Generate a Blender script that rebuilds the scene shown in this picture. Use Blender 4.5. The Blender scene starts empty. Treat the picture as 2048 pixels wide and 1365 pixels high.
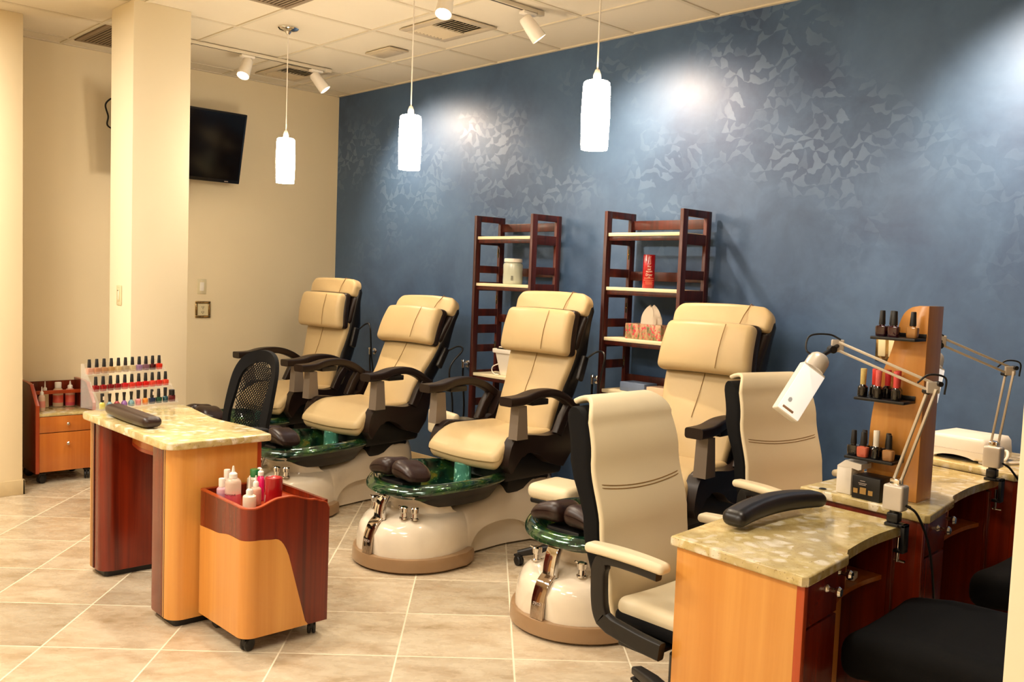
import bpy, bmesh, math, random
from mathutils import Vector, Matrix, Euler
random.seed(7)
COL = bpy.context.scene.collection
R = math.radians

# ------------------------------------------------------------------ geometry
class G:
    def __init__(self):
        self.bm = bmesh.new()
    def _xf(self, vs, M):
        if M is not None:
            for v in vs: v.co = M @ v.co
    def box(self, c, s, bev=0.0, M=None, seg=2):
        d = bmesh.ops.create_cube(self.bm, size=1.0)
        vs = d['verts']
        for v in vs:
            v.co = Vector((v.co.x*s[0]+c[0], v.co.y*s[1]+c[1], v.co.z*s[2]+c[2]))
        if bev > 0:
            es = list({e for v in vs for e in v.link_edges})
            r = bmesh.ops.bevel(self.bm, geom=es, offset=min(bev, min(s)*0.49), segments=seg, profile=0.5, affect='EDGES')
            vs = list({v for f in r['faces'] for v in f.verts} | {v for v in vs if v.is_valid})
        self._xf(vs, M); return self
    def b2(self, a, b, bev=0.0, M=None, seg=2):
        return self.box([(a[i]+b[i])/2 for i in range(3)], [abs(b[i]-a[i]) for i in range(3)], bev, M, seg)
    def loft(self, rings, cap0=True, cap1=True, closed=False, loop=True):
        rv = [[self.bm.verts.new(Vector(p)) for p in ring] for ring in rings]
        n = len(rv[0])
        rr = range(len(rv) if closed else len(rv)-1)
        for i in rr:
            a, b = rv[i], rv[(i+1) % len(rv)]
            for j in range(n if loop else n-1):
                k = (j+1) % n
                try: self.bm.faces.new((a[j], a[k], b[k], b[j]))
                except ValueError: pass
        if not closed and loop:
            if cap0:
                try: self.bm.faces.new(list(reversed(rv[0])))
                except ValueError: pass
            if cap1:
                try: self.bm.faces.new(rv[-1])
                except ValueError: pass
        return self
    def tube(self, pts, r, n=10, closed=False, flat=None):
        pts = [Vector(p) for p in pts]; m = len(pts); rings = []
        nrm = None
        for i, p in enumerate(pts):
            if closed: t = (pts[(i+1) % m]-pts[i-1]).normalized()
            else: t = (pts[min(i+1, m-1)]-pts[max(i-1, 0)]).normalized()
            if nrm is None:
                nrm = t.orthogonal().normalized()
            nrm = (nrm - t*nrm.dot(t))
            nrm = nrm.normalized() if nrm.length > 1e-6 else t.orthogonal().normalized()
            bn = t.cross(nrm)
            rad = r[i] if isinstance(r, (list, tuple)) else r
            rings.append([p + (nrm*math.cos(2*math.pi*k/n) + bn*math.sin(2*math.pi*k/n))*rad for k in range(n)])
        return self.loft(rings, closed=closed)
    def cyl(self, p0, p1, r0, r1=None, n=20):
        return self.tube([p0, p1], [r0, r0 if r1 is None else r1], n)
    def lathe(self, prof, n=24, M=None, sx=1.0, sy=1.0, c=(0, 0, 0)):
        rings = []
        for r, z in prof:
            ring = [Vector((math.cos(2*math.pi*k/n)*max(r, 1e-5)*sx+c[0], math.sin(2*math.pi*k/n)*max(r, 1e-5)*sy+c[1], z+c[2])) for k in range(n)]
            rings.append([M @ p for p in ring] if M is not None else ring)
        return self.loft(rings)
    def prism(self, pts, d0, d1, axis='z', bev=0.0, M=None):
        def mk(p, d):
            if axis == 'z': return Vector((p[0], p[1], d))
            if axis == 'x': return Vector((d, p[0], p[1]))
            return Vector((p[0], d, p[1]))
        a = [self.bm.verts.new(mk(p, d0)) for p in pts]
        b = [self.bm.verts.new(mk(p, d1)) for p in pts]
        n = len(pts); fs = []
        f0 = self.bm.faces.new(list(reversed(a))); f1 = self.bm.faces.new(b)
        for i in range(n):
            fs.append(self.bm.faces.new((a[i], a[(i+1) % n], b[(i+1) % n], b[i])))
        vs = a+b
        if bev > 0:
            es = list(f0.edges)+list(f1.edges)
            r = bmesh.ops.bevel(self.bm, geom=es, offset=bev, segments=3, profile=0.5, affect='EDGES')
            vs = list({v for f in r['faces'] for v in f.verts} | {v for v in vs if v.is_valid})
        self._xf(vs, M); return self
    def band(self, pts, w, t, side=(1, 0, 0)):
        """flat strip of width w (along side) and thickness t swept along pts"""
        pts = [Vector(p) for p in pts]; s = Vector(side).normalized(); rings = []; m = len(pts)
        for i, p in enumerate(pts):
            tg = (pts[min(i+1, m-1)]-pts[max(i-1, 0)]).normalized()
            nn = s.cross(tg).normalized()
            ww = w[i] if isinstance(w, (list, tuple)) else w
            tt = t[i] if isinstance(t, (list, tuple)) else t
            rings.append([p+s*ww/2+nn*tt/2, p-s*ww/2+nn*tt/2, p-s*ww/2-nn*tt/2, p+s*ww/2-nn*tt/2])
        return self.loft(rings)
    def rband(self, pts, w, t, side=(1, 0, 0), r=0.3, n=4):
        """like band but with rounded cross-section corners (r = fraction of thickness)"""
        pts = [Vector(p) for p in pts]; s = Vector(side).normalized(); rings = []; m = len(pts)
        for i, p in enumerate(pts):
            tg = (pts[min(i+1, m-1)]-pts[max(i-1, 0)]).normalized()
            nn = s.cross(tg).normalized()
            ww = w[i] if isinstance(w, (list, tuple)) else w
            tt = t[i] if isinstance(t, (list, tuple)) else t
            rad = min(ww, tt)*r; ring = []
            for (sx, sn, a0) in ((1, 1, 0), (-1, 1, 90), (-1, -1, 180), (1, -1, 270)):
                for k in range(n+1):
                    a = R(a0+90*k/n)
                    ring.append(p + s*(sx*(ww/2-rad)+rad*math.cos(a)) + nn*(sn*(tt/2-rad)+rad*math.sin(a)))
            rings.append(ring)
        return self.loft(rings)
    def rbox(self, c, s, r, fn=None, n=8, k=4, M=None):
        """rounded box with a fine grid so that fn can bend it"""
        h = [x/2 for x in s]; r = min(r, min(h))
        def coords(hh):
            inn = hh-r; out = [-hh]
            for i in range(1, k): out.append(-hh + r*(1-math.cos(R(90*i/k)))*1.0)
            m = max(2, n)
            for i in range(m+1): out.append(-inn+2*inn*i/m)
            for i in range(k-1, 0, -1): out.append(hh - r*(1-math.cos(R(90*i/k))))
            out.append(hh)
            o2 = []
            for x in sorted(out):
                if not o2 or x-o2[-1] > 1e-6: o2.append(x)
            return o2
        cs = [coords(x) for x in h]; cache = {}
        def vert(p):
            key = tuple(round(x, 6) for x in p)
            if key not in cache:
                P = Vector(p); inn = Vector([max(-(h[i]-r), min(h[i]-r, P[i])) for i in range(3)])
                d = P-inn
                q = inn + (d.normalized()*r if d.length > 1e-9 else d)
                if fn: q = Vector(fn(q))
                q = q+Vector(c)
                if M is not None: q = M @ q
                cache[key] = self.bm.verts.new(q)
            return cache[key]
        for ax in range(3):
            u, v = (ax+1) % 3, (ax+2) % 3
            for sg in (-1, 1):
                for i in range(len(cs[u])-1):
                    for j in range(len(cs[v])-1):
                        def P(a, b):
                            q = [0, 0, 0]; q[ax] = sg*h[ax]; q[u] = a; q[v] = b; return q
                        quad = [vert(P(cs[u][i], cs[v][j])), vert(P(cs[u][i+1], cs[v][j])), vert(P(cs[u][i+1], cs[v][j+1])), vert(P(cs[u][i], cs[v][j+1]))]
                        if sg < 0: quad.reverse()
                        if len(set(quad)) >= 3:
                            try: self.bm.faces.new(quad)
                            except ValueError: pass
        return self
    def obj(self, name, mat, parent=None, ang=35, loc=None, rotz=0.0):
        bmesh.ops.recalc_face_normals(self.bm, faces=self.bm.faces[:])
        me = bpy.data.meshes.new(name); self.bm.to_mesh(me); self.bm.free()
        for m in (mat if isinstance(mat, (list, tuple)) else [mat]): me.materials.append(m)
        for p in me.polygons: p.use_smooth = True
        try: me.set_sharp_from_angle(angle=R(ang))
        except Exception: pass
        o = bpy.data.objects.new(name, me); COL.objects.link(o)
        if parent is not None: o.parent = parent
        if loc is not None: o.location = loc
        if rotz: o.rotation_euler = (0, 0, rotz)
        return o

def tag(o, label=None, cat=None, group=None, kind=None):
    if label: o['label'] = label
    if cat: o['category'] = cat
    if group: o['group'] = group
    if kind: o['kind'] = kind
    return o

def empty(name, loc, rz=0.0, label=None, cat=None, group=None):
    o = bpy.data.objects.new(name, None); COL.objects.link(o)
    o.empty_display_size = 0.05
    o.location = loc; o.rotation_euler = (0, 0, rz)
    return tag(o, label, cat, group)

def copy_tree(o, parent=None):
    c = o.copy(); COL.objects.link(c)
    if parent is not None: c.parent = parent
    for ch in list(o.children): copy_tree(ch, c)
    return c

def structure(o):
    o['kind'] = 'structure'; return o

def arc(cx, cy, r, a0, a1, n=8):
    return [(cx+r*math.cos(R(a0+(a1-a0)*i/n)), cy+r*math.sin(R(a0+(a1-a0)*i/n))) for i in range(n+1)]

def rrect(x0, y0, x1, y1, r, n=6):
    if not isinstance(r, (list, tuple)): r = [r]*4
    return (arc(x0+r[0], y0+r[0], r[0], 180, 270, n)+arc(x1-r[1], y0+r[1], r[1], 270, 360, n)
            + arc(x1-r[2], y1-r[2], r[2], 0, 90, n)+arc(x0+r[3], y1-r[3], r[3], 90, 180, n))

def smooth_pts(pts, n=8):
    """Catmull-Rom through pts (any dimension)"""
    P = [Vector(p) for p in pts]; out = []
    for i in range(len(P)-1):
        p0 = P[i-1] if i > 0 else P[i]*2-P[i+1]
        p1, p2 = P[i], P[i+1]
        p3 = P[i+2] if i+2 < len(P) else P[i+1]*2-P[i]
        for k in range(n):
            t = k/n
            out.append(0.5*((2*p1)+(p2-p0)*t+(2*p0-5*p1+4*p2-p3)*t*t+(3*p1-p0-3*p2+p3)*t**3))
    out.append(P[-1]); return out

def lerp_tab(tab, x):
    if x <= tab[0][0]: return tab[0][1]
    for (x0, y0), (x1, y1) in zip(tab, tab[1:]):
        if x <= x1:
            t = (x-x0)/(x1-x0); t = t*t*(3-2*t)
            return y0+(y1-y0)*t
    return tab[-1][1]

def text_mesh(name, body, size, mat, parent, M, extrude=0.0003, spacing=1.0):
    cu = bpy.data.curves.new(name, 'FONT'); cu.body = body; cu.size = size; cu.extrude = extrude
    cu.align_x = 'CENTER'; cu.align_y = 'CENTER'; cu.space_character = spacing
    tmp = bpy.data.objects.new(name+'_tmp', cu); COL.objects.link(tmp)
    dg = bpy.context.evaluated_depsgraph_get()
    me = bpy.data.meshes.new_from_object(tmp.evaluated_get(dg))
    bpy.data.objects.remove(tmp); bpy.data.curves.remove(cu)
    me.transform(M); me.materials.clear(); me.materials.append(mat); me.name = name
    o = bpy.data.objects.new(name, me); COL.objects.link(o)
    if parent is not None: o.parent = parent
    return o
# ------------------------------------------------------------------ materials
def lin(c):
    if isinstance(c, str):
        c = [int(c[i:i+2], 16)/255 for i in (0, 2, 4)]
    return tuple(((x/12.92) if x <= 0.04045 else ((x+0.055)/1.055)**2.4) for x in c[:3])+(1.0,)

class NT:
    def __init__(self, name):
        self.m = bpy.data.materials.new(name); self.m.use_nodes = True
        self.t = self.m.node_tree; self.n = self.t.nodes; self.l = self.t.links
        self.b = self.n['Principled BSDF']
    def add(self, typ, **kw):
        nd = self.n.new(typ)
        for k, v in kw.items():
            if k.startswith('i_'):
                key = k[2:]
                nd.inputs[int(key) if key.isdigit() else key.replace('_', ' ')].default_value = v
            else: setattr(nd, k, v)
        return nd
    def link(self, a, b): self.l.new(a, b)
    def coords(self, scale=(1, 1, 1), rot=(0, 0, 0), loc=(0, 0, 0), obj=True):
        tc = self.add('ShaderNodeTexCoord'); mp = self.add('ShaderNodeMapping')
        mp.inputs['Scale'].default_value = scale; mp.inputs['Rotation'].default_value = rot; mp.inputs['Location'].default_value = loc
        self.link(tc.outputs['Object'], mp.inputs['Vector']); return mp.outputs['Vector']
    def noise(self, vec, scale=5, detail=4, rough=0.55, dist=0.0):
        nd = self.add('ShaderNodeTexNoise'); nd.inputs['Scale'].default_value = scale; nd.inputs['Detail'].default_value = detail
        nd.inputs['Roughness'].default_value = rough; nd.inputs['Distortion'].default_value = dist
        self.link(vec, nd.inputs['Vector']); return nd.outputs['Fac']
    def ramp(self, fac, stops, interp='LINEAR'):
        nd = self.add('ShaderNodeValToRGB'); cr = nd.color_ramp; cr.interpolation = interp
        while len(cr.elements) < len(stops): cr.elements.new(0.5)
        for e, (p, c) in zip(cr.elements, stops):
            e.position = p; e.color = lin(c) if isinstance(c, (str, tuple)) and (isinstance(c, str) or len(c) == 3) else (c, c, c, 1)
        self.link(fac, nd.inputs['Fac']); return nd.outputs['Color']
    def mix(self, fac, a, b, mode='MIX'):
        nd = self.add('ShaderNodeMix', data_type='RGBA', blend_type=mode)
        for sock, v in ((nd.inputs[0], fac), (nd.inputs[6], a), (nd.inputs[7], b)):
            if hasattr(v, 'is_output'): self.link(v, sock)
            else: sock.default_value = v
        return nd.outputs[2]
    def math(self, op, a, b=0.0, clamp=False):
        nd = self.add('ShaderNodeMath', operation=op, use_clamp=clamp)
        for i, v in enumerate((a, b)):
            if hasattr(v, 'is_output'): self.link(v, nd.inputs[i])
            else: nd.inputs[i].default_value = v
        return nd.outputs[0]
    def bump(self, h, strength=0.2, dist=0.01):
        nd = self.add('ShaderNodeBump'); nd.inputs['Strength'].default_value = strength; nd.inputs['Distance'].default_value = dist
        self.link(h, nd.inputs['Height']); self.link(nd.outputs['Normal'], self.b.inputs['Normal'])
    def set(self, **kw):
        for k, v in kw.items():
            s = self.b.inputs[k.replace('_', ' ')]
            if hasattr(v, 'is_output'): self.link(v, s)
            else: s.default_value = v
        return self

def plain(name, col, rough=0.5, metal=0.0, coat=0.0, var=0.06, vscale=6.0, bump=0.0, bscale=200, spec=0.5, **kw):
    t = NT(name); v = t.coords()
    c = lin(col); n = t.noise(v, vscale, 4)
    a = tuple(min(1, x*(1+var)) for x in c[:3])+(1,); b = tuple(x*(1-var) for x in c[:3])+(1,)
    t.set(Base_Color=t.mix(n, b, a), Roughness=rough, Metallic=metal, Coat_Weight=coat, Specular_IOR_Level=spec)
    if bump > 0: t.bump(t.noise(v, bscale, 3), bump, 0.002)
    for k, x in kw.items(): t.b.inputs[k.replace('_', ' ')].default_value = x
    return t.m

def wood(name, c0, c1, rough=0.3, coat=0.3, sc=14.0, rot=(0, 0, 0), contrast=1.0):
    t = NT(name); v = t.coords((sc, sc, sc*0.05), rot)
    n1 = t.noise(v, 1.0, 6, 0.6, 1.2)
    v2 = t.coords((sc*6, sc*6, sc*0.12), rot); n2 = t.noise(v2, 1.0, 3, 0.5, 0.3)
    f = t.math('ADD', t.math('MULTIPLY', n1, 0.72), t.math('MULTIPLY', n2, 0.28))
    t.set(Base_Color=t.ramp(f, [(0.5-0.16/contrast, c0), (0.5+0.16/contrast, c1)]), Roughness=rough, Coat_Weight=coat, Coat_Roughness=0.15)
    return t.m

def granite(name):
    t = NT(name); v = t.coords((1, 1, 1))
    vd = t.add('ShaderNodeVectorMath', operation='ADD')
    nz = t.add('ShaderNodeTexNoise'); nz.inputs['Scale'].default_value = 9; t.link(v, nz.inputs['Vector'])
    sc = t.add('ShaderNodeVectorMath', operation='SCALE'); sc.inputs['Scale'].default_value = 0.09
    t.link(nz.outputs['Color'], sc.inputs[0]); t.link(v, vd.inputs[0]); t.link(sc.outputs[0], vd.inputs[1])
    vo = t.add('ShaderNodeTexVoronoi', feature='SMOOTH_F1'); vo.inputs['Scale'].default_value = 24; vo.inputs['Smoothness'].default_value = 0.35
    t.link(vd.outputs[0], vo.inputs['Vector'])
    cell = t.add('ShaderNodeSeparateColor'); t.link(vo.outputs['Color'], cell.inputs[0])
    blob = t.math('MULTIPLY', t.ramp(cell.outputs[0], [(0.52, 0.0), (0.64, 1.0)]), t.ramp(vo.outputs['Distance'], [(0.30, 1.0), (0.62, 0.0)]))
    base = t.ramp(t.noise(v, 30, 6, 0.65), [(0.32, 'bda566'), (0.5, 'd3be84'), (0.68, 'e4d4a4')])
    base = t.mix(t.ramp(t.noise(v, 8, 3), [(0.42, 0.0), (0.62, 1.0)]), base, lin('bda873'))
    col = t.mix(t.math('MULTIPLY', blob, 0.85), base, lin('f0e6cf'))
    speck = t.ramp(t.noise(v, 120, 2), [(0.62, 0.0), (0.69, 1.0)])
    col = t.mix(t.math('MULTIPLY', speck, 0.6), col, lin('8a6f3c'))
    t.set(Base_Color=col, Roughness=0.16, Coat_Weight=0.35, Coat_Roughness=0.06)
    return t.m

def floor_mat():
    t = NT('floor_stone_tile')
    ang = R(48.04); S = 0.4572
    v = t.coords((1, 1, 1), (0, 0, -ang))
    sep = t.add('ShaderNodeSeparateXYZ'); t.link(v, sep.inputs[0])
    fx = t.math('DIVIDE', t.math('ADD', sep.outputs[0], 0.763+S*20), S)
    fy = t.math('DIVIDE', t.math('ADD', sep.outputs[1], -3.50+S*20), S)
    def edge(f):
        fr = t.math('FRACT', f); return t.math('ABSOLUTE', t.math('SUBTRACT', fr, 0.5))
    ed = t.math('MAXIMUM', edge(fx), edge(fy))
    grout = t.ramp(ed, [(0.4915, 0.0), (0.4945, 1.0)])
    comb = t.add('ShaderNodeCombineXYZ'); t.link(t.math('FLOOR', fx), comb.inputs[0]); t.link(t.math('FLOOR', fy), comb.inputs[1])
    wn = t.add('ShaderNodeTexWhiteNoise', noise_dimensions='3D'); t.link(comb.outputs[0], wn.inputs['Vector'])
    off = t.add('ShaderNodeVectorMath', operation='SCALE'); off.inputs['Scale'].default_value = 7.0; t.link(wn.outputs['Color'], off.inputs[0])
    vv = t.add('ShaderNodeVectorMath', operation='ADD'); t.link(v, vv.inputs[0]); t.link(off.outputs[0], vv.inputs[1])
    st = t.add('ShaderNodeMapping'); st.inputs['Scale'].default_value = (1, 2.1, 1); t.link(vv.outputs[0], st.inputs['Vector'])
    n1 = t.noise(st.outputs[0], 3.2, 8, 0.62, 0.6); n2 = t.noise(st.outputs[0], 14, 6, 0.6, 0.4)
    f = t.math('ADD', t.math('MULTIPLY', n1, 0.75), t.math('MULTIPLY', n2, 0.25))
    col = t.ramp(f, [(0.30, 'a58f6e'), (0.42, 'bba689'), (0.54, 'c8b79c'), (0.70, 'd4c6ad')])
    tint = t.ramp(wn.outputs['Value'], [(0.0, 0.80), (0.10, 0.9), (0.35, 1.0), (1.0, 1.0)])
    col = t.mix(1.0, col, tint, 'MULTIPLY')
    col = t.mix(grout, col, lin('ecdfc4'))
    t.set(Base_Color=col, Roughness=t.mix(grout, t.ramp(n2, [(0.3, 0.20), (0.7, 0.34)]), (0.7, 0.7, 0.7, 1)), Specular_IOR_Level=0.4)
    h = t.math('SUBTRACT', t.math('MULTIPLY', n2, 0.12), grout)
    t.bump(h, 0.35, 0.002)
    return t.m

def wall_paint(name, col, rough=0.6, var=0.035):
    return plain(name, col, rough, var=var, vscale=1.6, bump=0.08, bscale=140, spec=0.3)

def blue_wall_mat():
    """blue faux finish: metallic glaze trowelled on in small wedge-shaped strokes"""
    t = NT('blue_metallic_faux_finish')
    v = t.coords((1, 1, 1))
    big = t.noise(v, 0.75, 3, 0.5, 0.4)
    mid = t.noise(v, 3.0, 5, 0.6, 0.5)
    fine = t.noise(v, 22.0, 4, 0.6, 0.3)
    # wedge strokes: rows of triangles, toothed edge
    sep = t.add('ShaderNodeSeparateXYZ'); t.link(v, sep.inputs[0])
    wob = t.add('ShaderNodeTexNoise'); wob.inputs['Scale'].default_value = 5.0; wob.inputs['Detail'].default_value = 3; t.link(v, wob.inputs['Vector'])
    ws = t.add('ShaderNodeSeparateColor'); t.link(wob.outputs['Color'], ws.inputs[0])
    X = t.math('ADD', sep.outputs[0], t.math('MULTIPLY', ws.outputs[0], 0.30))
    Z = t.math('ADD', sep.outputs[2], t.math('MULTIPLY', ws.outputs[1], 0.26))
    row = t.math('DIVIDE', Z, 0.066); rf = t.math('FRACT', row); ri = t.math('FLOOR', row)
    cx = t.math('DIVIDE', t.math('ADD', X, t.math('MULTIPLY', ri, 0.047)), 0.088)
    cf = t.math('FRACT', cx); ci = t.math('FLOOR', cx)
    tri = t.math('MULTIPLY', t.math('ABSOLUTE', t.math('SUBTRACT', cf, 0.5)), 2.0)     # 0 centre .. 1 edge
    inside = t.ramp(t.math('SUBTRACT', t.math('SUBTRACT', 0.95, rf), t.math('MULTIPLY', tri, 0.9)), [(0.0, 0.0), (0.06, 1.0)])
    cc = t.add('ShaderNodeCombineXYZ'); t.link(ci, cc.inputs[0]); t.link(ri, cc.inputs[1])
    wn = t.add('ShaderNodeTexWhiteNoise', noise_dimensions='2D'); t.link(cc.outputs[0], wn.inputs['Vector'])
    rnd = t.ramp(wn.outputs['Value'], [(0.25, 0.0), (0.45, 0.8), (1.0, 1.0)])
    zone = t.ramp(t.noise(t.coords((1.0, 1, 1.0), (0, R(35), 0), (3.1, 0, 1.7)), 1.15, 2, 0.45), [(0.46, 0.0), (0.60, 1.0)])
    hi = t.ramp(sep.outputs[2], [(0.55, 0.15), (0.80, 1.0)])      # strokes fade out low on the wall
    mr = t.add('ShaderNodeMapRange'); mr.inputs['From Min'].default_value = 1.4; mr.inputs['From Max'].default_value = 2.1
    t.link(sep.outputs[2], mr.inputs['Value'])
    stroke = t.math('MULTIPLY', t.math('MULTIPLY', inside, rnd), t.math('MULTIPLY', zone, mr.outputs[0]))
    base = t.ramp(mid, [(0.30, '253e64'), (0.50, '304c72'), (0.70, '3e5b82')])
    base = t.mix(t.ramp(big, [(0.40, 0.0), (0.65, 0.5)]), base, lin('4d6d92'))
    col = t.mix(t.math('MULTIPLY', stroke, 0.30), base, lin('6f8cb0'))
    col = t.mix(t.math('MULTIPLY', fine, 0.10), col, lin('7d97ba'))
    rg = t.math('ADD', 0.47, t.math('MULTIPLY', mid, 0.14))
    rg = t.math('SUBTRACT', rg, t.math('MULTIPLY', stroke, 0.10))
    t.set(Base_Color=col, Roughness=rg, Metallic=0.25, Specular_IOR_Level=0.5, Coat_Weight=t.math('ADD', 0.28, t.math('MULTIPLY', stroke, 0.25)), Coat_Roughness=0.36)
    t.bump(t.math('ADD', t.math('MULTIPLY', mid, 0.6), t.math('MULTIPLY', stroke, 0.5)), 0.12, 0.01)
    return t.m

def glow(name, col, strength, base='ffffff'):
    t = NT(name); v = t.coords()
    n = t.noise(v, 20, 3)
    e = t.mix(n, tuple(x*0.97 for x in lin(col)[:3])+(1,), lin(col))
    t.set(Base_Color=lin(base), Roughness=0.3, Emission_Color=e, Emission_Strength=strength)
    return t.m

def basin_mat():
    t = NT('green_gold_glass_resin'); v = t.coords((1, 1, 1))
    n = t.noise(v, 7, 6, 0.65, 1.0); n2 = t.noise(v, 60, 3, 0.6)
    col = t.ramp(n, [(0.34, '05140f'), (0.46, '0f3a2c'), (0.55, '2c5a2a'), (0.64, '6f6a1c'), (0.75, '8a6a1e')])
    col = t.mix(t.ramp(n2, [(0.60, 0.0), (0.72, 0.6)]), col, lin('7fae7a'))
    t.set(Base_Color=col, Roughness=0.16, Metallic=0.55, Coat_Weight=1.0, Coat_Roughness=0.04)
    t.bump(t.noise(v, 45, 3), 0.25, 0.003)
    return t.m

def tissue_box_mat():
    t = NT('tissue_box_floral_print'); v = t.coords((60, 60, 20))
    n = t.noise(v, 1.0, 3); v2 = t.coords((1, 1, 1))
    col = t.ramp(n, [(0.35, '55603a'), (0.5, 'a98a68'), (0.65, 'd8a184')])
    fl = t.ramp(t.noise(v2, 55, 2), [(0.56, 0.0), (0.60, 1.0)])
    col = t.mix(fl, col, lin('c83a4a')); t.set(Base_Color=col, Roughness=0.5); return t.m

MT = {}
MT['floor'] = floor_mat()
MT['blue'] = blue_wall_mat()
MT['beige'] = wall_paint('cream_wall_paint', 'ead9b6')
MT['column'] = wall_paint('column_cream_paint', 'ecdfc2')
MT['ceil'] = plain('ceiling_tile_mineral', 'e6dbc6', 0.9, var=0.03, vscale=3, bump=0.3, bscale=90, spec=0.1)
MT['tbar'] = plain('ceiling_grid_metal', 'd8ccb4', 0.6)
MT['trim'] = plain('tile_baseboard', 'c9b48c', 0.45, var=0.12, vscale=9)
MT['maple'] = wood('maple_laminate', 'ca8236', 'e2a252', 0.28, 0.35, 7, contrast=0.8)
MT['maple2'] = wood('orange_maple_laminate', 'b25c1c', 'cf7c32', 0.28, 0.35, 8, contrast=0.8)
MT['cherry'] = wood('cherry_laminate', '480f04', '86270a', 0.26, 0.25, 9)
MT['cherryedge'] = wood('cherry_edge_band', '96300c', 'b4481a', 0.3, 0.3, 9)
MT['darkline'] = plain('dark_inlay_strip', '2a0d07', 0.3)
MT['granite'] = granite('cream_granite')
MT['spacream'] = plain('tan_cream_leather', 'c8b084', 0.42, var=0.05, vscale=5, bump=0.12, bscale=260, spec=0.4)
MT['chaircream'] = plain('ivory_leather', 'e6d7b6', 0.45, var=0.04, vscale=5, bump=0.1, bscale=260, spec=0.4)
MT['seam'] = plain('stitch_seam', '8a6a38', 0.7)
MT['brown'] = plain('dark_brown_plastic', '1e110d', 0.38, var=0.1, spec=0.4)
MT['brownleather'] = plain('dark_brown_leather', '2a1713', 0.36, var=0.1, bump=0.15, bscale=180)
MT['black'] = plain('black_plastic', '0d0b0c', 0.42, var=0.1)
MT['blackfab'] = plain('black_fabric', '0a0a0c', 0.8, var=0.1, bump=0.2, bscale=400, spec=0.2)
MT['blackvinyl'] = plain('black_vinyl', '161214', 0.36, var=0.1, bump=0.06, bscale=200)
MT['grey'] = plain('grey_post_plastic', '7a6d60', 0.4, var=0.05)
MT['pearl'] = plain('pearl_gelcoat', 'e6d8c2', 0.14, coat=0.6, var=0.03)
MT['skirt'] = plain('taupe_skirt_gelcoat', '9a7a58', 0.28, coat=0.3, var=0.04)
MT['chrome'] = plain('chrome', 'e8e6e4', 0.06, metal=1.0, var=0.01)
MT['chromestrip'] = plain('chrome_dark_reflection', 'b8a89a', 0.08, metal=1.0, var=0.02)  # chrome made darker, its brownish reflection put into the base colour
MT['silver'] = plain('brushed_silver_paint', 'dcd2c6', 0.35, metal=0.35, var=0.03)
MT['lampsteel'] = plain('beige_steel_arm', 'd2c4ae', 0.38, metal=0.2, var=0.04)
MT['basin'] = basin_mat()
MT['teal'] = plain('teal_glass', '58a08c', 0.12, metal=0.35, coat=1.0, var=0.35, vscale=30)
MT['darkwood'] = wood('mahogany_stain', '260a06', '561a0e', 0.45, 0.08, 12)
MT['shelfcream'] = plain('cream_shelf_board', 'e6d8b4', 0.5)
MT['white'] = plain('white_plastic', 'eee6da', 0.32, var=0.02)
MT['brightwhite'] = glow('glowing_white_cover', (1.0, .97, .93), 0.55, 'fbf8f4')  # weak glow put into the lamp's cover plate to whiten it
MT['whitecap'] = plain('white_cap', 'efe8dc', 0.4, var=0.02)
MT['paper'] = plain('white_tissue', 'e9d9c4', 0.8)
MT['tv'] = plain('tv_screen_black', '050505', 0.12, var=0.02)
MT['tvframe'] = plain('tv_bezel', '0b0a0a', 0.3)
MT['switch'] = plain('almond_switch', 'd8cba4', 0.4)
MT['brass'] = plain('antique_mirror_plate', 'b89c6c', 0.12, metal=0.9, var=0.2, vscale=30)
MT['red'] = plain('red_gloss', 'a01018', 0.22, coat=0.4)
MT['tissue'] = tissue_box_mat()
MT['ventcol'] = plain('vent_metal', 'c8b89c', 0.5)
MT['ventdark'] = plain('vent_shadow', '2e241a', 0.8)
MT['ventdirty'] = plain('dusty_return_grille', '8e7a60', 0.7, var=0.15)
MT['shade'] = glow('pendant_glass_lit', (1.0, 0.93, 0.82), 55.0)
MT['bulb'] = glow('spot_bulb_lit', (1.0, 0.9, 0.76), 26.0)
MT['ink'] = plain('black_ink', '14100e', 0.5)
MT['whiteink'] = plain('white_ink', 'ecd9c8', 0.5)
MT['greyink'] = plain('etched_grey', 'b7a79c', 0.4)
MT['jar'] = plain('pale_grey_gel', 'b9bfae', 0.2, coat=0.5, var=0.06)
MT['bluebox'] = plain('blue_grey_carton', '6a7a98', 0.5, var=0.2, vscale=25)
MT['greycloth'] = plain('grey_bin_plastic', '8c8474', 0.5)
def acrylic():
    t = NT('clear_acrylic'); v = t.coords()
    t.set(Base_Color=t.mix(t.noise(v, 4), lin('fbf6ee'), lin('ffffff')), Roughness=0.06, IOR=1.3, Alpha=0.10, Specular_IOR_Level=0.6)
    return t.m
MT['acrylic'] = acrylic()
_liq = {}
def liquid(col, rough=0.12):
    if col not in _liq:
        _liq[col] = plain('lacquer_'+col, col, rough, coat=0.8, var=0.06, vscale=40)
    return _liq[col]
def clearbottle(col, a=0.55):
    k = 'clear'+col
    if k not in _liq:
        t = NT('translucent_bottle_'+col); v = t.coords()
        t.set(Base_Color=t.mix(t.noise(v, 12), lin(col), tuple(min(1, x*1.06) for x in lin(col)[:3])+(1,)), Roughness=0.22, Alpha=a)
        _liq[k] = t.m
    return _liq[k]
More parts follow.
